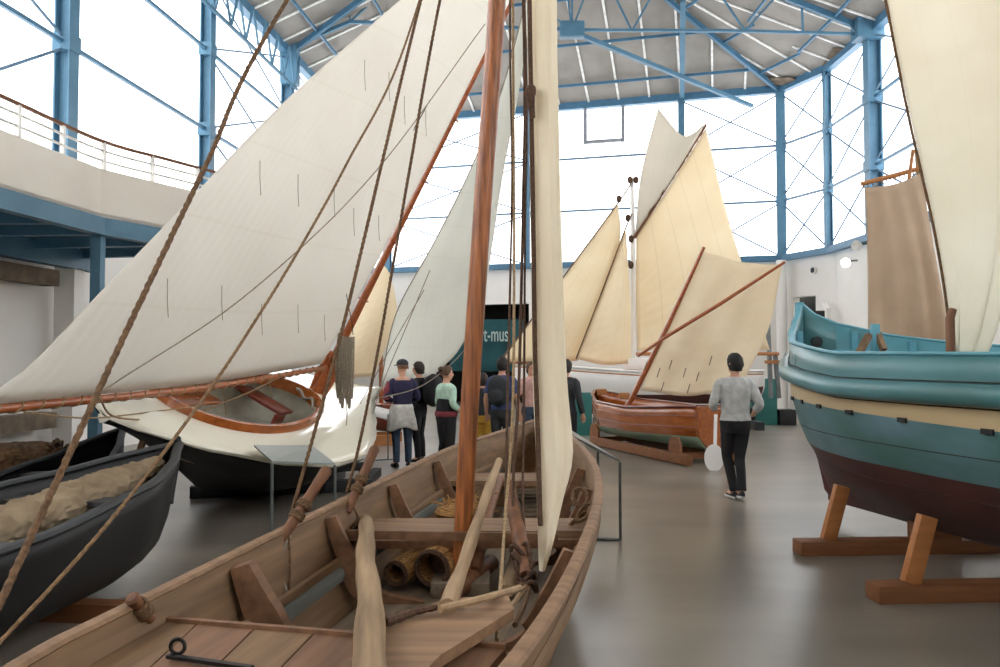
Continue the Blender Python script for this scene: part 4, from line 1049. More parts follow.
rope('bolt_rope', [P(953, 350, 6.29), P(936, 240, 6.34), P(905, 100, 6.39), P(876, -50, 6.39)], .012, M['rope'], tq)
mb = MB(); mb.tube([P(1010, 372, 5.6), P(1100, -80, 5.3)], .06, 12); mb.build('main_mast', M['pale_wood'], tq)
# cradles
def cradle(px, py, D, up_px, leng, label):
    a = G(px, py, .06); e = empty('timber_cradle', V((a.x + .9, a.y + .1, 0)), label, 'cradle', 'timber cradles under the turquoise boat')
    dx = V((1, .06, 0)).normalized()
    mb = MB(); mb.beam(a, a + dx * leng, .2, .12, bev=.008); mb.build('foot_beam', M['cradle_wood'], e)
    b = a + dx * .28 + V((0, .0, .06)); mb = MB(); mb.beam(b, b + V((.13, 0, .47)), .08, .12, bev=.006); mb.build('raking_post', M['pine'], e)
    b2 = a + dx * (leng - .3) + V((0, 0, .06)); mb = MB(); mb.beam(b2, b2 + V((-.13, 0, .47)), .08, .12, bev=.006); mb.build('raking_post', M['pine'], e)
    mb = MB(); mb.beam(a + dx * leng * .5 + V((0, 0, .06)), a + dx * leng * .5 + V((0, 0, .2)), .4, .16); mb.build('keel_block', M['cradle_wood'], e)
cradle(797, 547, 7.3, 0, 2.5, 'wooden cradle under the turquoise bow, the one further back')
cradle(872, 592, 5.8, 0, 2.9, 'wooden cradle under the turquoise hull, the one nearer the camera')
# ------------------------------------------------------------------ varnished sprit sail dinghy
bowp, stp = P(583, 398, 16.5), P(706, 409, 12.9)
d = V((bowp.x - stp.x, bowp.y - stp.y, 0)); Ld = d.length
vm = fmat(V((stp.x + .3, stp.y + .45, 0)), d, (0, 0, 1))
vd = empty('sprit_dinghy', vm, 'varnished mahogany dinghy with green bottom and ecru sprit sail on a low cradle', 'sailing boat')
half = [(1, 1), (.995, .8), (.97, .55), (.92, .34), (.8, .26), (.55, .1), (.04, 0)]
HB = [(0, .42), (.15, .6), (.45, .76), (.7, .64), (.88, .34), (.97, .1), (1, .015)]
ZR = [(0, .94), (.4, .86), (.75, .9), (1, 1.06)]; ZK = [(0, .2), (.8, .2), (.93, .26), (1, .42)]
rows = hull_rows(vm, Ld, HB, ZR, ZK, half, 40); nr = len(rows[0])
mb = MB(); mb.rings(rows, False, False, lambda i, j: 1 if 3 <= j <= nr - 5 else 0); mb.prism(rows[0], -d.normalized() * .03)
mb.build('hull', [M['mahogany'], M['green_bottom']], vd, solid=.02, soff=-1, smooth=60)
for j in (0, nr - 1):
    mb = MB(); mb.tube([r[j] + V((0, 0, .01)) for r in rows], (.03, .02), 8); mb.build('gunwale', M['mahogany_dark'], vd)
for j in (1, 2, nr - 2, nr - 3):
    sg = -1 if j < nr / 2 else 1
    mb = MB(); mb.tube([r[j] + vm.to_3x3() @ V((sg * .002, 0, 0)) for r in rows], .006, 6); mb.build('plank_line', M['mahogany_dark'], vd)
for t in (.25, .55, .78):
    k = int(t * 39); a, b = rows[k][1], rows[k][-2]; mb = MB(); mb.beam(a.lerp(b, .03), a.lerp(b, .97), .22, .03); mb.build('thwart', M['mahogany_dark'], vd)
mb = MB(); mb.prism([rows[k][4] + V((0, 0, .03)) for k in range(0, 36, 3)] + [rows[k][-5] + V((0, 0, .03)) for k in range(33, -1, -3)], (0, 0, .02)); mb.build('sole_boards', M['mahogany_dark'], vd, smooth=False)
mb = MB(); mb.tube([P(626, 408, 15.0), P(632, 398, 15.0), P(668, 325, 14.7), P(704, 247, 14.4)], [.05, .055, .045, .03], 12); mb.build('mast', M['spar'], vd)
mb = MB(); mb.tube([P(638, 356, 14.5), P(664, 338, 14.25), P(720, 304, 13.85), P(785, 262, 13.45)], [.026, .032, .032, .022], 10); mb.build('sprit', M['spar'], vd)
thr, pk, clw, tck = P(703, 251, 14.4), P(781, 265, 13.75), P(742, 386, 13.6), P(640, 390, 14.9)
sail('sprit_sail', M['sail_lug'], vd, [tck, P(690, 396, 14.2), clw], [thr, P(742, 262, 14.1), pk], [tck, P(672, 320, 14.65), thr], [clw, P(768, 330, 13.65), pk], (.03, -.06, 0), 30, 30, lambda u, v: V((.2, -1, 0)) * (.03 * math.sin(u * 17 - 3 * v)))
for px, py in ((647, 362), (660, 368), (672, 360), (686, 368), (699, 372), (664, 382), (690, 384), (712, 356)):
    p = P(px, py, 14.0); mb = MB(); mb.tube([p, p + V((-.05, 0, -.16))], .008, 5); mb.build('reef_point', M['rope_dark'], vd)
for k, (px, py) in enumerate(((602, 392), (624, 396))):
    mb = MB(); p = P(px, py, 15.8 - k); mb.box(p, (.18, .14, .12), bev=.02); mb.build('rowlock_chock', M['pine'], vd)
p = P(714, 458, 12.55)
mb = MB(); rings = []
for k in (-1, 1): rings.append([p + V((.15 * math.cos(a), .012 * k, .21 * math.sin(a))) for a in [2 * PI * j / 24 for j in range(24)]])
mb.rings(rings, True, True); mb.beam(p + V((.02, .02, .15)), p + V((.1, .25, .65)), .05, .03); mb.build('rudder_blade', M['yacht_white'], vd)
ck = empty('dinghy_cradle', V((2.2, 14.2, 0)), 'low brown timber cradle under the varnished sprit sail dinghy', 'cradle')
ax = d.normalized(); nrm = V((ax.y, -ax.x, 0)); nrm = nrm if nrm.y < 0 else -nrm
c0, c1 = G(690, 466, .02), G(592, 444, .02)
for o in (0, .85):
    mb = MB(); mb.beam(c0 - nrm * o + V((0, 0, .08)), c1 - nrm * o + V((0, 0, .08)), .1, .16, bev=.01); mb.build('side_beam', M['cradle_wood'], ck)
for t in (.12, .96):
    q_ = c0.lerp(c1, t) + V((0, 0, .1)); px_ = (q_ - nrm * .42)
    for o, sg in ((.02, 1), (.82, -1)):
        b = q_ - nrm * o; mb = MB(); mb.prism([b - ax * .16, b + ax * .16, b + ax * .15 + V((0, 0, .22)), b + ax * .08 + V((0, 0, .32)), b - ax * .08 + V((0, 0, .32)), b - ax * .15 + V((0, 0, .22))], nrm * .05); mb.build('rounded_cheek', M['cradle_wood'], ck)
    mb = MB(); mb.beam(q_, q_ - nrm * .85, .1, .1); mb.build('cross_beam', M['cradle_wood'], ck)
# ------------------------------------------------------------------ white yacht behind
ym = fmat(V((P(757, 370, 20.3).x, 20.3, 0)), (-1, .02, 0), (0, 0, 1)); YL = 6.1
yt = empty('white_yacht', ym, 'large white yacht with tall tan mainsail, pale topsail and two headsails', 'sailing boat')
half = [(1, 1), (.99, .8), (.95, .5), (.8, .35), (.55, .18), (.25, .06), (.04, 0)]
HB = [(0, .55), (.2, .9), (.5, 1.15), (.75, .85), (.92, .35), (1, .02)]
ZR = [(0, 1.42), (.5, 1.4), (1, 1.6)]; ZK = [(0, .7), (.2, .35), (.8, .35), (1, .8)]
rows = hull_rows(ym, YL, HB, ZR, ZK, half, 34); nr = len(rows[0])
mb = MB(); mb.rings(rows, False, False, lambda i, j: 1 if 2 <= j <= nr - 4 else 0); mb.prism(rows[0], (.03, 0, 0)); mb.build('hull', [M['yacht_white'], M['red_bottom']], yt, solid=.03, soff=-1, smooth=60)  # lower hull rows dark, upper rows white
for j in (0, nr - 1):
    mb = MB(); mb.tube([r[j] + V((0, 0, .02)) for r in rows], (.04, .03), 8); mb.build('toe_rail', M['yacht_white'], yt)
mb = MB(); mb.tube([r[nr - 2] + V((0, -.01, 0)) for r in rows], .014, 6); mb.build('sheer_line', M['grey_metal'], yt)
mb = MB(); mb.prism([r[0] - V((0, 0, .08)) for r in rows] + [r[-1] - V((0, 0, .08)) for r in rows[::-1]], (0, 0, .03)); mb.build('deck', M['pine'], yt, smooth=False)
mb = MB(); mb.box(P(655, 364, 20.3), (1.5, .9, .3), bev=.06); mb.build('cabin_top', M['yacht_white'], yt)
mb = MB(); mb.tube([P(633, 372, 20.3), P(633, 240, 20.3), P(632, 178, 20.3)], [.075, .065, .045], 12); mb.build('mast', M['yacht_white'], yt)
mb = MB(); mb.tube([P(560, 364, 20.2), P(498, 361, 20.0)], [.06, .04], 10); mb.build('bowsprit', M['pine'], yt)
mb = MB(); mb.tube([P(636, 354, 20.2), P(700, 353, 20.0), P(779, 354, 19.8)], [.045, .055, .04], 10); mb.build('boom', M['pine'], yt)
mb = MB(); mb.tube([P(634, 238, 20.2), P(706, 125, 19.8)], [.045, .035], 10); mb.build('gaff', M['brown_wood'], yt)
rope('gaff_lacing', [P(636 + 7 * k + (k % 2) * 2.5, 233 - 11 * k, 20.05 - .02 * k) for k in range(11)], .018, M['rope'], yt)
sail('mainsail', M['sail_tan'], yt, [P(637, 351, 20.2), P(700, 349, 20), P(770, 350, 19.8)], [P(636, 238, 20.2), P(668, 188, 20.0), P(706, 128, 19.8)], [P(637, 351, 20.2), P(636, 290, 20.2), P(636, 238, 20.2)], [P(770, 350, 19.8), P(752, 295, 19.75), P(726, 210, 19.75), P(706, 128, 19.8)], (.1, -.35, 0), 28, 28)
sail('topsail', M['sail_top'], yt, [P(635, 234, 20.15), P(668, 185, 19.95), P(703, 128, 19.75)], [P(658, 108, 20.0), P(680, 134, 19.9), P(692, 134, 19.8), P(704, 124, 19.75)], [P(635, 234, 20.15), P(641, 175, 20.1), P(658, 108, 20.0)], [P(703, 128, 19.75), P(704, 124, 19.75)], (0, -.15, 0), 24, 16)
sail('jib', M['sail_tan'], yt, [P(501, 362, 20.0), P(545, 361, 20.0), P(577, 361, 20.0)], [P(617, 205, 20.2), P(618, 205, 20.2)], [P(501, 362, 20.0), P(562, 280, 20.1), P(617, 205, 20.2)], [P(577, 361, 20), P(604, 300, 20.1), P(620, 240, 20.2), P(618, 205, 20.2)], (.1, -.25, 0), 24, 24)
sail('staysail', M['sail_tan'], yt, [P(577, 359, 19.8), P(605, 365, 19.8), P(631, 363, 19.9)], [P(625, 231, 20.1), P(626, 231, 20.1)], [P(577, 359, 19.8), P(603, 290, 19.95), P(625, 231, 20.1)], [P(631, 363, 19.9), P(630, 300, 20), P(626, 231, 20.1)], (.05, -.2, 0), 20, 24)
rope('jib_stay', [P(500, 361, 19.95), P(562, 279, 20.05), P(618, 203, 20.15), P(631, 184, 20.25)], .02, M['rope'], yt)
rope('staysail_stay', [P(576, 359, 19.75), P(603, 289, 19.9), P(625, 230, 20.05), P(632, 214, 20.2)], .02, M['rope'], yt)
for px, py in ((619, 199), (628, 218), (631, 239), (630, 180), (636, 180), (631, 265)):
    mb = MB(); mb.ball(P(px, py, 20.1), (.07, .05, .1), 8, 6); mb.build('pulley_block', M['rope_dark'], yt)
for px in (771, 779):
    mb = MB(); mb.beam(P(px - 4, 300, 20.6) if px < 775 else P(775, 352, 20.4), P(px, 398, 20.5), .09, .09); mb.build('gallows_post', M['grey_metal'], yt)
mb = MB(); mb.beam(P(765, 362, 20.4), P(782, 362, 20.4), .08, .08); mb.build('gallows_bar', M['pine'], yt)
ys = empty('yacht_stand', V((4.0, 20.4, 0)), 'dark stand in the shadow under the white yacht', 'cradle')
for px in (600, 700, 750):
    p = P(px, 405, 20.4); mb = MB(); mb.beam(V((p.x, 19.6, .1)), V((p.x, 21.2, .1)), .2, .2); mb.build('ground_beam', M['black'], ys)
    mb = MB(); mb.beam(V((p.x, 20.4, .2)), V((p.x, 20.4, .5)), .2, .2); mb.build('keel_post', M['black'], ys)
# ------------------------------------------------------------------ small boat with a tan sail behind the dinghy
sm_ = fmat(V((P(396, 420, 16.9).x, 16.9, 0)), (-.75, .66, 0), (0, 0, 1))
sb = empty('small_sailboat', sm_, 'small mahogany boat with a tan sail half hidden behind the heeled dinghy', 'sailing boat')
half = [(1, 1), (.98, .75), (.9, .45), (.7, .2), (.35, .05), (.04, 0)]
rows = hull_rows(sm_, 2.8, [(0, .35), (.4, .62), (.75, .45), (1, .02)], [(0, .78), (.5, .72), (1, .9)], [(0, .2), (.8, .2), (1, .4)], half, 24); nr = len(rows[0])
mb = MB(); mb.rings(rows, False, False); mb.prism(rows[0], sm_.to_3x3() @ V((0, -.03, 0))); mb.build('hull', M['mahogany_dark'], sb, solid=.02, soff=-1, smooth=60)
for j in (0, nr - 1):
    mb = MB(); mb.tube([r[j] + V((0, 0, .01)) for r in rows], (.025, .018), 8); mb.build('gunwale', M['mahogany'], sb)
mb = MB(); mb.beam(rows[6][1], rows[6][-2], .2, .03); mb.build('thwart', M['mahogany'], sb)
mb = MB(); mb.tube([P(381, 412, 17.6), P(381, 258, 17.6)], [.05, .035], 10); mb.build('mast', M['spar'], sb)
sail('tan_sail', M['sail_tan'], sb, [P(330, 380, 17.6), P(352, 378, 17.5), P(374, 376, 17.5)], [P(382, 262, 17.55), P(391, 275, 17.5)], [P(330, 380, 17.6), P(358, 318, 17.6), P(382, 262, 17.55)], [P(374, 376, 17.5), P(396, 318, 17.45), P(391, 275, 17.5)], (0, -.15, 0), 16, 20)
c0, c1 = G(364, 441, .02), G(396, 441, .02)
sc_ = empty('small_cradle', V((-2.4, 17.1, 0)), 'orange pine cradle under the small boat behind the woman in the cap', 'cradle')
for o in (0, .8):
    mb = MB(); mb.beam(G(352, 441, .1) + V((0, o, 0)), G(397, 440, .1) + V((0, o, 0)), .12, .2); mb.build('side_beam', M['pine'], sc_)
for t in (.1, .9):
    p = c0.lerp(c1, t); mb = MB(); mb.beam(p + V((0, .06, .1)), p + V((0, .74, .1)), .1, .16); mb.build('cross_beam', M['pine'], sc_)
# ------------------------------------------------------------------ display stands and small furniture
def lectern(pts, legs, base, label, D, plate):
    e = empty('display_lectern', V((P(*legs[0][1], D).x, D, 0)), label, 'display stand')
    mb = MB(); mb.prism(pts, (0, 0, .018)); mb.build('sloping_panel', plate, e, smooth=False)
    mb = MB(); 
    for a, b in zip(pts, pts[1:] + pts[:1]): mb.tube([a, b], .011, 6)
    mb.build('panel_edge', M['grey_metal'], e)
    for a, b in legs:
        pass
    return e
# left: sloping plate on two legs
d0 = 7.66
bl = G(272, 541, 0); br_ = G(340, 521, 0)
e = empty('display_lectern', (bl + br_) / 2, 'grey metal lectern with sloping plate in front of the white dinghy', 'display stand')
f0, f1 = P(272, 463, bl.y), P(335, 465, br_.y)
k0, k1 = P(254, 447, bl.y + .3), P(312, 447, br_.y + .12)
mb = MB(); mb.prism([f0, f1, k1, k0], (0, 0, .02)); mb.build('sloping_plate', M['plate'], e, smooth=False)
for a, b in ((f0, bl), (f1, br_)):
    mb = MB(); mb.tube([a, V((a.x, a.y, .01))], .016, 8); mb.build('leg', M['grey_metal'], e)
    mb = MB(); mb.beam(V((a.x, a.y - .04, .012)), V((a.x - .1, a.y + .42, .012)), .05, .02); mb.build('foot', M['grey_metal'], e)
# right: tubular frame leaning out beside the near boat
e = empty('display_lectern', G(608, 536, 0), 'thin grey tube frame stand beside the right rim of the near boat', 'display stand')
a, b, c_, g_ = G(620, 539, .012), G(599, 524, .012), P(620, 462, 7.7), P(598, 452, 8.4)
for p, q_ in ((a, c_), (b, g_)):
    mb = MB(); mb.tube([V((q_.x, q_.y, .01)), q_], .014, 8); mb.build('leg', M['grey_metal'], e)
mb = MB(); mb.tube([V((c_.x, c_.y, .012)), V((c_.x - .3, c_.y + .02, .012))], .014, 8); mb.build('foot', M['grey_metal'], e)
mb = MB(); mb.tube([V((g_.x, g_.y, .012)), V((g_.x - .2, g_.y + .02, .012))], .014, 8); mb.build('foot', M['grey_metal'], e)
h0, h1 = P(574, 438, 7.9), P(570, 431, 8.5)
mb = MB(); mb.prism([c_, g_, h1, h0], (0, 0, .018)); mb.build('sloping_plate', M['grey_metal'], e, smooth=False)
# sheet on a thin stand behind the woman in the cap
e = empty('display_lectern', G(388, 461, 0), 'white information sheet on a thin stand left of the woman in the cap', 'display stand')
p = G(388, 460, 0)
mb = MB(); mb.tube([p, P(388, 415, p.y)], .012, 8); mb.build('leg', M['grey_metal'], e)
mb = MB(); mb.beam(G(374, 460, .01), G(397, 459, .01), .05, .015); mb.build('foot', M['grey_metal'], e)
mb = MB(); mb.prism([P(373, 416, p.y - .05), P(390, 421, p.y - .1), P(393, 411, p.y + .25), P(376, 407, p.y + .3)], (0, 0, .012)); mb.build('printed_sheet', M['paper'], e, smooth=False)
# teal box and black plinth by the back wall
p = G(765, 425, 0); mb = MB(); mb.box((p.x, p.y + .3, .6), (.66, .6, 1.2), bev=.01); tag(mb.build('teal_cabinet', M['teal_box']), 'tall teal painted cabinet by the back wall right of the man in grey', 'cabinet')
p = G(787, 426, 0); mb = MB(); mb.box((p.x + .12, p.y + .5, .2), (.44, .5, .4), bev=.01); tag(mb.build('black_plinth', M['black']), 'low black plinth between the teal cabinet and the turquoise bow', 'plinth')
p = P(590, 420, 17.5); mb = MB(); mb.box((p.x - .12, 18.4, .48), (.5, .3, .96), bev=.01); tag(mb.build('display_block', M['teal_box']), 'teal display block half hidden behind the furled sail and the dark coat', 'display block')
# ------------------------------------------------------------------ people
def person(label, x, y, face, h, W, name='person', voxel=.012):
    # local: X right, Y the way the person faces, Z up; built at 1.75 m and scaled
    m = Matrix.Translation(V((x, y, 0))) @ Matrix.Rotation(math.radians(-face), 4, 'Z') @ Matrix.Scale(h / 1.75, 4)
    e = empty(name, Matrix.Translation(V((x, y, 0))) @ Matrix.Rotation(math.radians(-face), 4, 'Z'), label, 'person')
    T = lambda p: m @ V(p)
    sh = W.get('lean', 0)
    def ell(z, rx, ry, cx=0, cy=0, n=20): return [T((cx + rx * math.cos(2 * PI * k / n), cy + sh * max(0, z - .95) + ry * math.sin(2 * PI * k / n), z)) for k in range(n)]
    wd = W.get('wide', 1)
    tor = [(.80, .13, .10), (.86, .158, .115), (.94, .165, .12), (1.04, .142, .102), (1.15, .145, .104), (1.28, .168, .115), (1.37, .175, .11), (1.43, .15, .09), (1.475, .085, .07)]
    LG, AR = W['legs'], W['arms']
    s = h / 1.75
    def limb(mb, pts, rs, n=12): mb.tube([T(p) for p in spline(pts, 4)], [r * s for r in [interp(list(zip([k / (len(rs) - 1) for k in range(len(rs))], rs)), i / ((len(pts) - 1) * 4)) for i in range((len(pts) - 1) * 4 + 1)]], n)
    def torso(mb, zs, add):
        mb.rings([ell(z, (rx + add) * wd, ry + add) for z, rx, ry in tor if zs[0] <= z <= zs[1]], True, True)
    hx, hy, hz = W.get('head', (0, .02, 1.635)); hy += sh * .68
    yaw = math.radians(W.get('turn', 0)); Rh = Matrix.Rotation(-yaw, 3, 'Z')
    def hp(x, y, z): q = Rh @ V((x, y, z)); return T((hx + q.x, hy + q.y, hz + q.z))
    body = MB(); torso(body, (.8, 1.48), 0)
    body.tube([T((0, sh * .5, 1.40)), T((0, .0 + sh * .55, 1.50)), hp(0, -.01, -.06)], [.075 * s, .056 * s, .056 * s], 12)
    hr = [(-.115, .030, .03, .035), (-.10, .048, .052, .025), (-.07, .060, .075, .012), (-.03, .068, .088, .0), (.02, .074, .096, -.004), (.06, .070, .092, -.008), (.09, .054, .072, -.01), (.112, .026, .034, -.012), (.118, .008, .01, -.012)]
    body.rings([[hp(rx * math.cos(2 * PI * k / 18), cy + ry * math.sin(2 * PI * k / 18), z) for k in range(18)] for z, rx, ry, cy in hr], True, True)
    body.tube([hp(0, .085, .02), hp(0, .105, -.012), hp(0, .112, -.03), hp(0, .085, -.042)], [.010 * s, .013 * s, .016 * s, .012 * s], 8)
    body.tube([hp(-.022, .082, -.068), hp(0, .088, -.066), hp(.022, .082, -.068)], .009 * s, 6)
    for sg in (-1, 1):
        body.tube([hp(sg * .066, -.012, .02), hp(sg * .078, -.02, .0), hp(sg * .07, -.012, -.035)], [.016 * s, .02 * s, .012 * s], 8)
    for sg, (el, wr, hd) in zip((-1, 1), AR):
        S = V((sg * .17 * wd, sh * .45, 1.385)); el, wr, hd = V(el), V(wr), V(hd)
        limb(body, [S, S.lerp(el, .5), el, el.lerp(wr, .5), wr], [.056, .048, .040, .038, .027])
        d = (hd - wr).normalized(); side = d.cross(V((0, 0, 1)) if abs(d.z) < .9 else V((0, 1, 0))).normalized(); nn = side.cross(d)
        pc = wr + d * .085
        body.tube([T(wr), T(wr + d * .03), T(wr + d * .07), T(pc + d * .01)], [(.022 * s, .018 * s), (.034 * s, .016 * s), (.042 * s, .016 * s), (.038 * s, .013 * s)], 10, up=nn)
        for q, (o, ln) in enumerate(((-.030, .062), (-.010, .074), (.011, .070), (.031, .054))):
            b0 = pc + side * o; k1 = b0 + d * ln * .5 - nn * .008; k2 = k1 + d * ln * .4 - nn * .024
            body.tube([T(b0 - d * .02), T(b0), T(k1), T(k2)], [.0095 * s, .0095 * s, .009 * s, .0075 * s], 6)
        tb = wr + d * .035 + side * sg * -.03; body.tube([T(tb), T(tb + side * sg * -.022 + d * .03), T(tb + side * sg * -.03 + d * .062 - nn * .01)], [.012 * s, .011 * s, .008 * s], 6)
    for sg, (kn, an, ft) in zip((-1, 1), LG):
        H = V((sg * .092, 0, .89)); kn, an, ft = V(kn), V(an), V(ft)
        limb(body, [H, H.lerp(kn, .5), kn, kn.lerp(an, .35) + V((0, -.015, 0)), an], [.088, .075, .054, .052, .036])
        body.tube([T(an), T(an.lerp(ft, .4) - V((0, 0, .03))), T(ft)], [.036 * s, .036 * s, .03 * s], 8)
    body.build('body', W.get('skin', M['skin']), e, remesh=voxel, smooth=True)
    # eyes and brows
    for sg in (-1, 1):
        mb = MB(); mb.ball(hp(sg * .03, .083, .008), .010 * s, 8, 6); mb.build('eye', M['black'], e)
    # clothing
    top = MB(); torso(top, (W.get('hem', .9), W.get('neck', 1.48)), .016)
    if W.get('slv', 1):
        for sg, (el, wr, hd) in zip((-1, 1), AR):
            S0 = V((sg * .12 * wd, sh * .47, 1.425)); S = V((sg * .178 * wd, sh * .45, 1.375)); el, wr = V(el), V(wr); k = W.get('slv', 1)
            if k >= 1: limb(top, [S0, S, S.lerp(el, .5), el, el.lerp(wr, .45), el.lerp(wr, .93 if k > 1 else .5)], [.055, .068, .064, .056, .053, .046])
            else: limb(top, [S0, S, S.lerp(el, .4), S.lerp(el, .75)], [.055, .068, .066, .066])
    top.build(W.get('topname', 'shirt'), W['top'], e, remesh=voxel, smooth=True)
    tr_ = MB(); tr_.rings([ell(z, (rx + .014) * min(wd, 1.1), ry + .014) for z, rx, ry in tor if z <= 1.04], True, True)
    for sg, (kn, an, ft) in zip((-1, 1), LG):
        H = V((sg * .09, 0, .90)); kn, an = V(kn), V(an); w_ = W.get('legw', 1)
        if W.get('shorts'): limb(tr_, [H, H.lerp(kn, .5), H.lerp(kn, .95)], [.1, .096, .088])
        else: limb(tr_, [H, H.lerp(kn, .5), kn, kn.lerp(an, .4) + V((0, -.014, 0)), an + V((0, -.005, .0))], [.102 * w_, .09 * w_, .070 * w_, .064 * w_, .056 * w_])
    tr_.build('shorts' if W.get('shorts') else 'trousers', W['bottom'], e, remesh=voxel, smooth=True)
    for sg, (kn, an, ft) in zip((-1, 1), LG):
        an, ft = V(an), V(ft); d = (ft - an); d.z = 0; d.normalize(); hl = V((an.x, an.y, max(0, ft.z - .045))) - d * .06
        sd = V((d.y, -d.x, 0)); r = []
        tilt = (an.z - .09)
        for t, wdt, hh in ((0, .028, .07), (.04, .038, .085), (.1, .04, .09), (.16, .044, .062), (.22, .044, .05), (.265, .03, .035), (.275, .01, .02)):
            c = hl + d * t + V((0, 0, lerp(tilt, 0, min(1, t / .2)))); q = []
            for k in range(12):
                a = 2 * PI * k / 12; zz = .5 + .5 * math.sin(a); q.append(T(c + sd * math.cos(a) * wdt * (1.05 if zz < .5 else .8) + V((0, 0, zz * hh))))
            r.append(q)
        mb = MB(); mb.rings(r, True, True); sho = mb.build('shoe', W.get('shoe', M['black']), e, smooth=60)
        if W.get('sole'):
            mb = MB(); mb.prism([T(hl + d * t + sd * w_ + V((0, 0, .002 + lerp(tilt, 0, min(1, t / .2))))) for t, w_ in ((0, -.03), (.12, -.046), (.24, -.044), (.28, 0), (.24, .044), (.12, .046), (0, .03))], (0, 0, .022 * s)); mb.build('sole', W['sole'], sho, smooth=False)
    # hair
    hair = MB(); hl_ = W.get('hairlen', -.09)
    nr_, nc = 9, 22; rr = []
    for i in range(nr_ + 1):
        t = i / nr_; row = []
        for k in range(nc):
            a = 2 * PI * k / nc; back = .5 - .5 * math.sin(a)           # 1 at the back of the head
            low = lerp(.075, hl_, min(1, max(0, (back - .18) / .35)))
            z = lerp(.135, low, t ** 1.1); th = math.acos(max(-1, min(1, z / .140))) if z > 0 else PI / 2
            rad = math.sin(th) ** .95 if z > 0 else max(.7, 1 - (z / .13) ** 2 * .45)
            w = 1.05 + .16 * mnoise.noise(V((math.cos(a) * 5 + hx * 50, math.sin(a) * 5 + y, z * 45)))
            row.append(hp(math.cos(a) * .088 * rad * w, -.008 + math.sin(a) * .108 * rad * w, z))
        rr.append(row)
    hair.rings(rr, True, True)
    if W.get('bun'): hair.ball(hp(0, -.11, .07), .05 * s, 10, 8)
    if not W.get('bald'): hair.build('hair', W['hair'], e, smooth=70)
    if W.get('cap'):
        cp_ = MB(); cp_.rings([[hp(math.cos(2 * PI * k / 22) * .094 * q, -.006 + math.sin(2 * PI * k / 22) * .114 * q, z) for k in range(22)] for z, q in ((.045, 1.0), (.075, 1.0), (.105, .88), (.132, .6), (.145, .12))], True, True)
        br = [[hp(math.sin(a) * .09 * (1 + .0), .085 + math.cos(a) * .12 * t, .05 - .02 * t) for a in [-1.45 + 2.9 * j / 10 for j in range(11)]] for t in (0, .5, 1)]
        cp_.rings(br, False, False); cp_.build('cap', W['cap'], e, smooth=60)
    return e, T, s
F_ = {k: fab(k + ' cloth', c) for k, c in dict(grey=(206, 206, 204), black=(32, 32, 36), navy=(46, 44, 74), jeans=(66, 82, 104), ltgrey=(214, 212, 204), red=(140, 60, 70), mint=(196, 230, 210), green=(60, 160, 140), charcoal=(52, 54, 58), mustard=(206, 160, 58), blue=(62, 74, 118), pink=(214, 170, 160)).items()}
hairs = {k: base(k + ' hair', c, .7, None, 40, (1, 1, .3), .4) for k, c in dict(black=(30, 26, 24), brown=(92, 66, 46), dark=(48, 38, 32), auburn=(120, 82, 56)).items()}
stand = lambda w=.1, f=.0: (((-w, .02, .49), (-w, -.02, .085), (-w - .03, .15, .05)), ((w, .02, .49), (w, -.02, .085), (w + .03, .15, .05)))
hang = ((-.25, -.03, 1.12), (-.27, .06, .88), (-.27, .1, .78)), ((.25, -.03, 1.12), (.27, .06, .88), (.27, .1, .78))
gp = G(735, 498, 0)
person('man in a grey sweatshirt and black trousers walking away on the open floor', gp.x, gp.y - .05, 2, 1.77, dict(
    legs=(((-.08, .10, .50), (-.02, .02, .09), (-.05, .18, .05)), ((.05, .02, .49), (.03, -.16, .12), (.04, .02, .06))),
    arms=(((-.27, -.02, 1.15), (-.21, .2, 1.06), (-.14, .3, 1.08)), ((.28, -.04, 1.15), (.25, .14, 1.0), (.18, .22, .96))), slv=1, hem=.93,
    top=F_['grey'], topname='sweatshirt', bottom=F_['black'], hair=hairs['black'], shoe=F_['charcoal'], sole=M['yacht_white'], legw=.94, turn=-25, wide=1.08), voxel=.010)
gp = G(403, 466, 0)
eb, Tb, s_ = person('woman in a dark cap and navy top with a pale jacket tied round her waist', gp.x + .0, gp.y - .12, -20, 1.69, dict(
    legs=stand(.1), arms=(((-.27, .0, 1.15), (-.14, .2, 1.08), (-.02, .24, 1.1)), ((.26, .0, 1.14), (.16, .2, 1.06), (.02, .24, 1.07))), slv=2, hem=.98,
    top=F_['navy'], topname='navy_top', bottom=F_['jeans'], hair=hairs['auburn'], cap=F_['charcoal'], shoe=M['black'], turn=-20, hairlen=-.02, neck=1.44))
mb = MB(); rr = []
for z, rx, ry in ((1.03, .165, .125), (.98, .185, .14), (.9, .2, .155), (.78, .225, .17), (.68, .24, .18), (.63, .245, .18)):
    rr.append([Tb(((rx * (1 + .07 * math.sin(5 * a + z * 6))) * math.cos(a), ry * (1 + .09 * math.sin(6 * a + z * 9)) * math.sin(a), z + .035 * math.sin(3 * a) * (z < .7))) for a in [2 * PI * k / 36 for k in range(36)]])
mb.rings(rr, True, False); mb.build('tied_jacket', F_['ltgrey'], eb, solid=.012, soff=0, smooth=70)
mb = MB(); mb.tube([Tb(p) for p in ((-.19, .02, 1.38), (-.25, .0, 1.27), (-.275, .0, 1.15), (-.22, .1, 1.11))], [.07 * s_, .066 * s_, .062 * s_, .058 * s_], 12); mb.build('red_sleeve', F_['red'], eb)
gp = G(413, 464, 0)
ec, Tc, s_ = person('person in black just behind the woman in the cap, wearing a big backpack', gp.x + .07, gp.y + .28, -70, 1.66, dict(
    legs=stand(.09), arms=hang, slv=2, top=F_['black'], topname='jacket', bottom=F_['black'], hair=hairs['dark'], hem=.86))
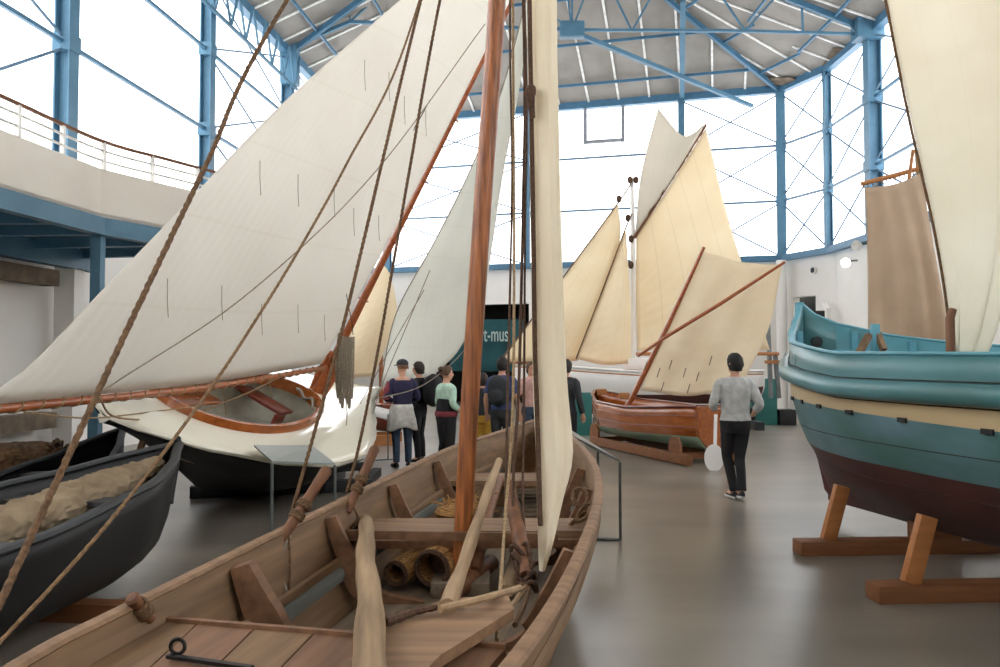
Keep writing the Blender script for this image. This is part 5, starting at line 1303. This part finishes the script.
def backpack(T, e, name, mat, label, sz=(.17, .11, .26), c=(0, -.24, 1.24)):
    b = empty('backpack', T(c) - V((0, 0, sz[2])), label, 'backpack')
    rr = []
    for i in range(11):
        t = -1 + 2 * i / 10; k = (1 - abs(t) ** 3.2) ** .5 if abs(t) < 1 else .05; k = max(k, .12); row = []
        for j in range(24):
            a = 2 * PI * j / 24; ca, sa = math.cos(a), math.sin(a); q = (abs(ca) ** 3 + abs(sa) ** 3) ** (-1 / 3)
            row.append(T((c[0] + ca * q * sz[0] * k, c[1] + sa * q * sz[1] * k, c[2] + t * sz[2])))
        rr.append(row)
    mb = MB(); mb.rings(rr, True, True); mb.build('main_bag', mat, b, smooth=60)
    mb = MB(); mb.ball(T((c[0], c[1] - sz[1] * .95, c[2] - sz[2] * .3)), (sz[0] * .7, sz[1] * .5, sz[2] * .45), 14, 8); mb.build('front_pocket', mat, b)
    for sg in (-1, 1):
        mb = MB(); mb.tube([T((c[0] + sg * .09, c[1] + sz[1] * .9, c[2] + sz[2] * .75)), T((c[0] + sg * .12, -.02, 1.475)), T((c[0] + sg * .13, .14, 1.36)), T((c[0] + sg * .15, .14, 1.2)), T((c[0] + sg * .14, c[1] + sz[1] * .9, c[2] - sz[2] * .7))], (.022, .008), 8); mb.build('shoulder_strap', mat, b)
    return b
backpack(Tc, ec, 'backpack', F_['black'], 'big black backpack right behind the woman in the cap', (.2, .15, .29), (0, -.27, 1.26))
gp = P(446, 470, 12.35)
ed, Td, s_ = person('woman in a mint cardigan and black skirt trousers, standing left of the near mast', gp.x, 12.35, 50, 1.6, dict(
    legs=stand(.09), arms=(((-.25, .02, 1.14), (-.2, .2, 1.0), (-.12, .27, .98)), ((.25, -.04, 1.14), (.24, .14, .98), (.2, .22, .94))), slv=1,
    top=F_['mint'], topname='cardigan', bottom=F_['black'], hair=hairs['brown'], bun=1, legw=1.15, turn=15, hairlen=-.03))
mb = MB(); mb.rings([[Td((rx * math.cos(a), ry * math.sin(a), z)) for a in [2 * PI * k / 22 for k in range(22)]] for z, rx, ry in ((.86, .2, .155), (.95, .21, .16), (1.05, .195, .15), (1.16, .185, .145), (1.24, .16, .12))], True, True); mb.build('black_wrap', F_['black'], ed)
mb = MB(); mb.tube([Td((.207 * math.cos(a), .162 * math.sin(a), .97)) for a in [2 * PI * k / 26 for k in range(27)]], (.012, .04), 8, up=V((0, 0, 1))); mb.build('waist_belt', F_['red'], ed)
gp = P(483, 420, 13.2)
ee, Te, s_ = person('child in a dark shirt and mustard yellow shorts right of the near mast', gp.x, 13.2, 10, 1.48, dict(
    legs=stand(.08), arms=hang, slv=0.5, top=F_['charcoal'], bottom=F_['mustard'], shorts=1, hair=hairs['dark'], hairlen=-.12))
gp = P(502, 420, 12.6)
ef, Tf, s_ = person('man in a blue shirt carrying a dark backpack seen between the hanging ropes', gp.x, 12.6, 15, 1.74, dict(
    legs=stand(.1), arms=hang, slv=0.5, top=F_['blue'], bottom=F_['charcoal'], hair=hairs['black']))
backpack(Tf, ef, 'backpack', F_['charcoal'], 'dark backpack on the man in the blue shirt between the ropes', (.16, .1, .24))
gp = P(531, 420, 14.0)
person('person in a pink top half hidden at the left edge of the furled sail', gp.x, 14.0, 160, 1.66, dict(
    legs=stand(.09), arms=hang, slv=0.5, top=F_['pink'], bottom=F_['jeans'], hair=hairs['brown']))
gp = P(566, 420, 12.8)
person('person in a dark jacket mostly hidden behind the furled sail', gp.x, 12.8, 30, 1.70, dict(
    legs=stand(.1), arms=hang, slv=2, top=F_['charcoal'], topname='jacket', bottom=F_['black'], hair=hairs['dark'], hem=.86))
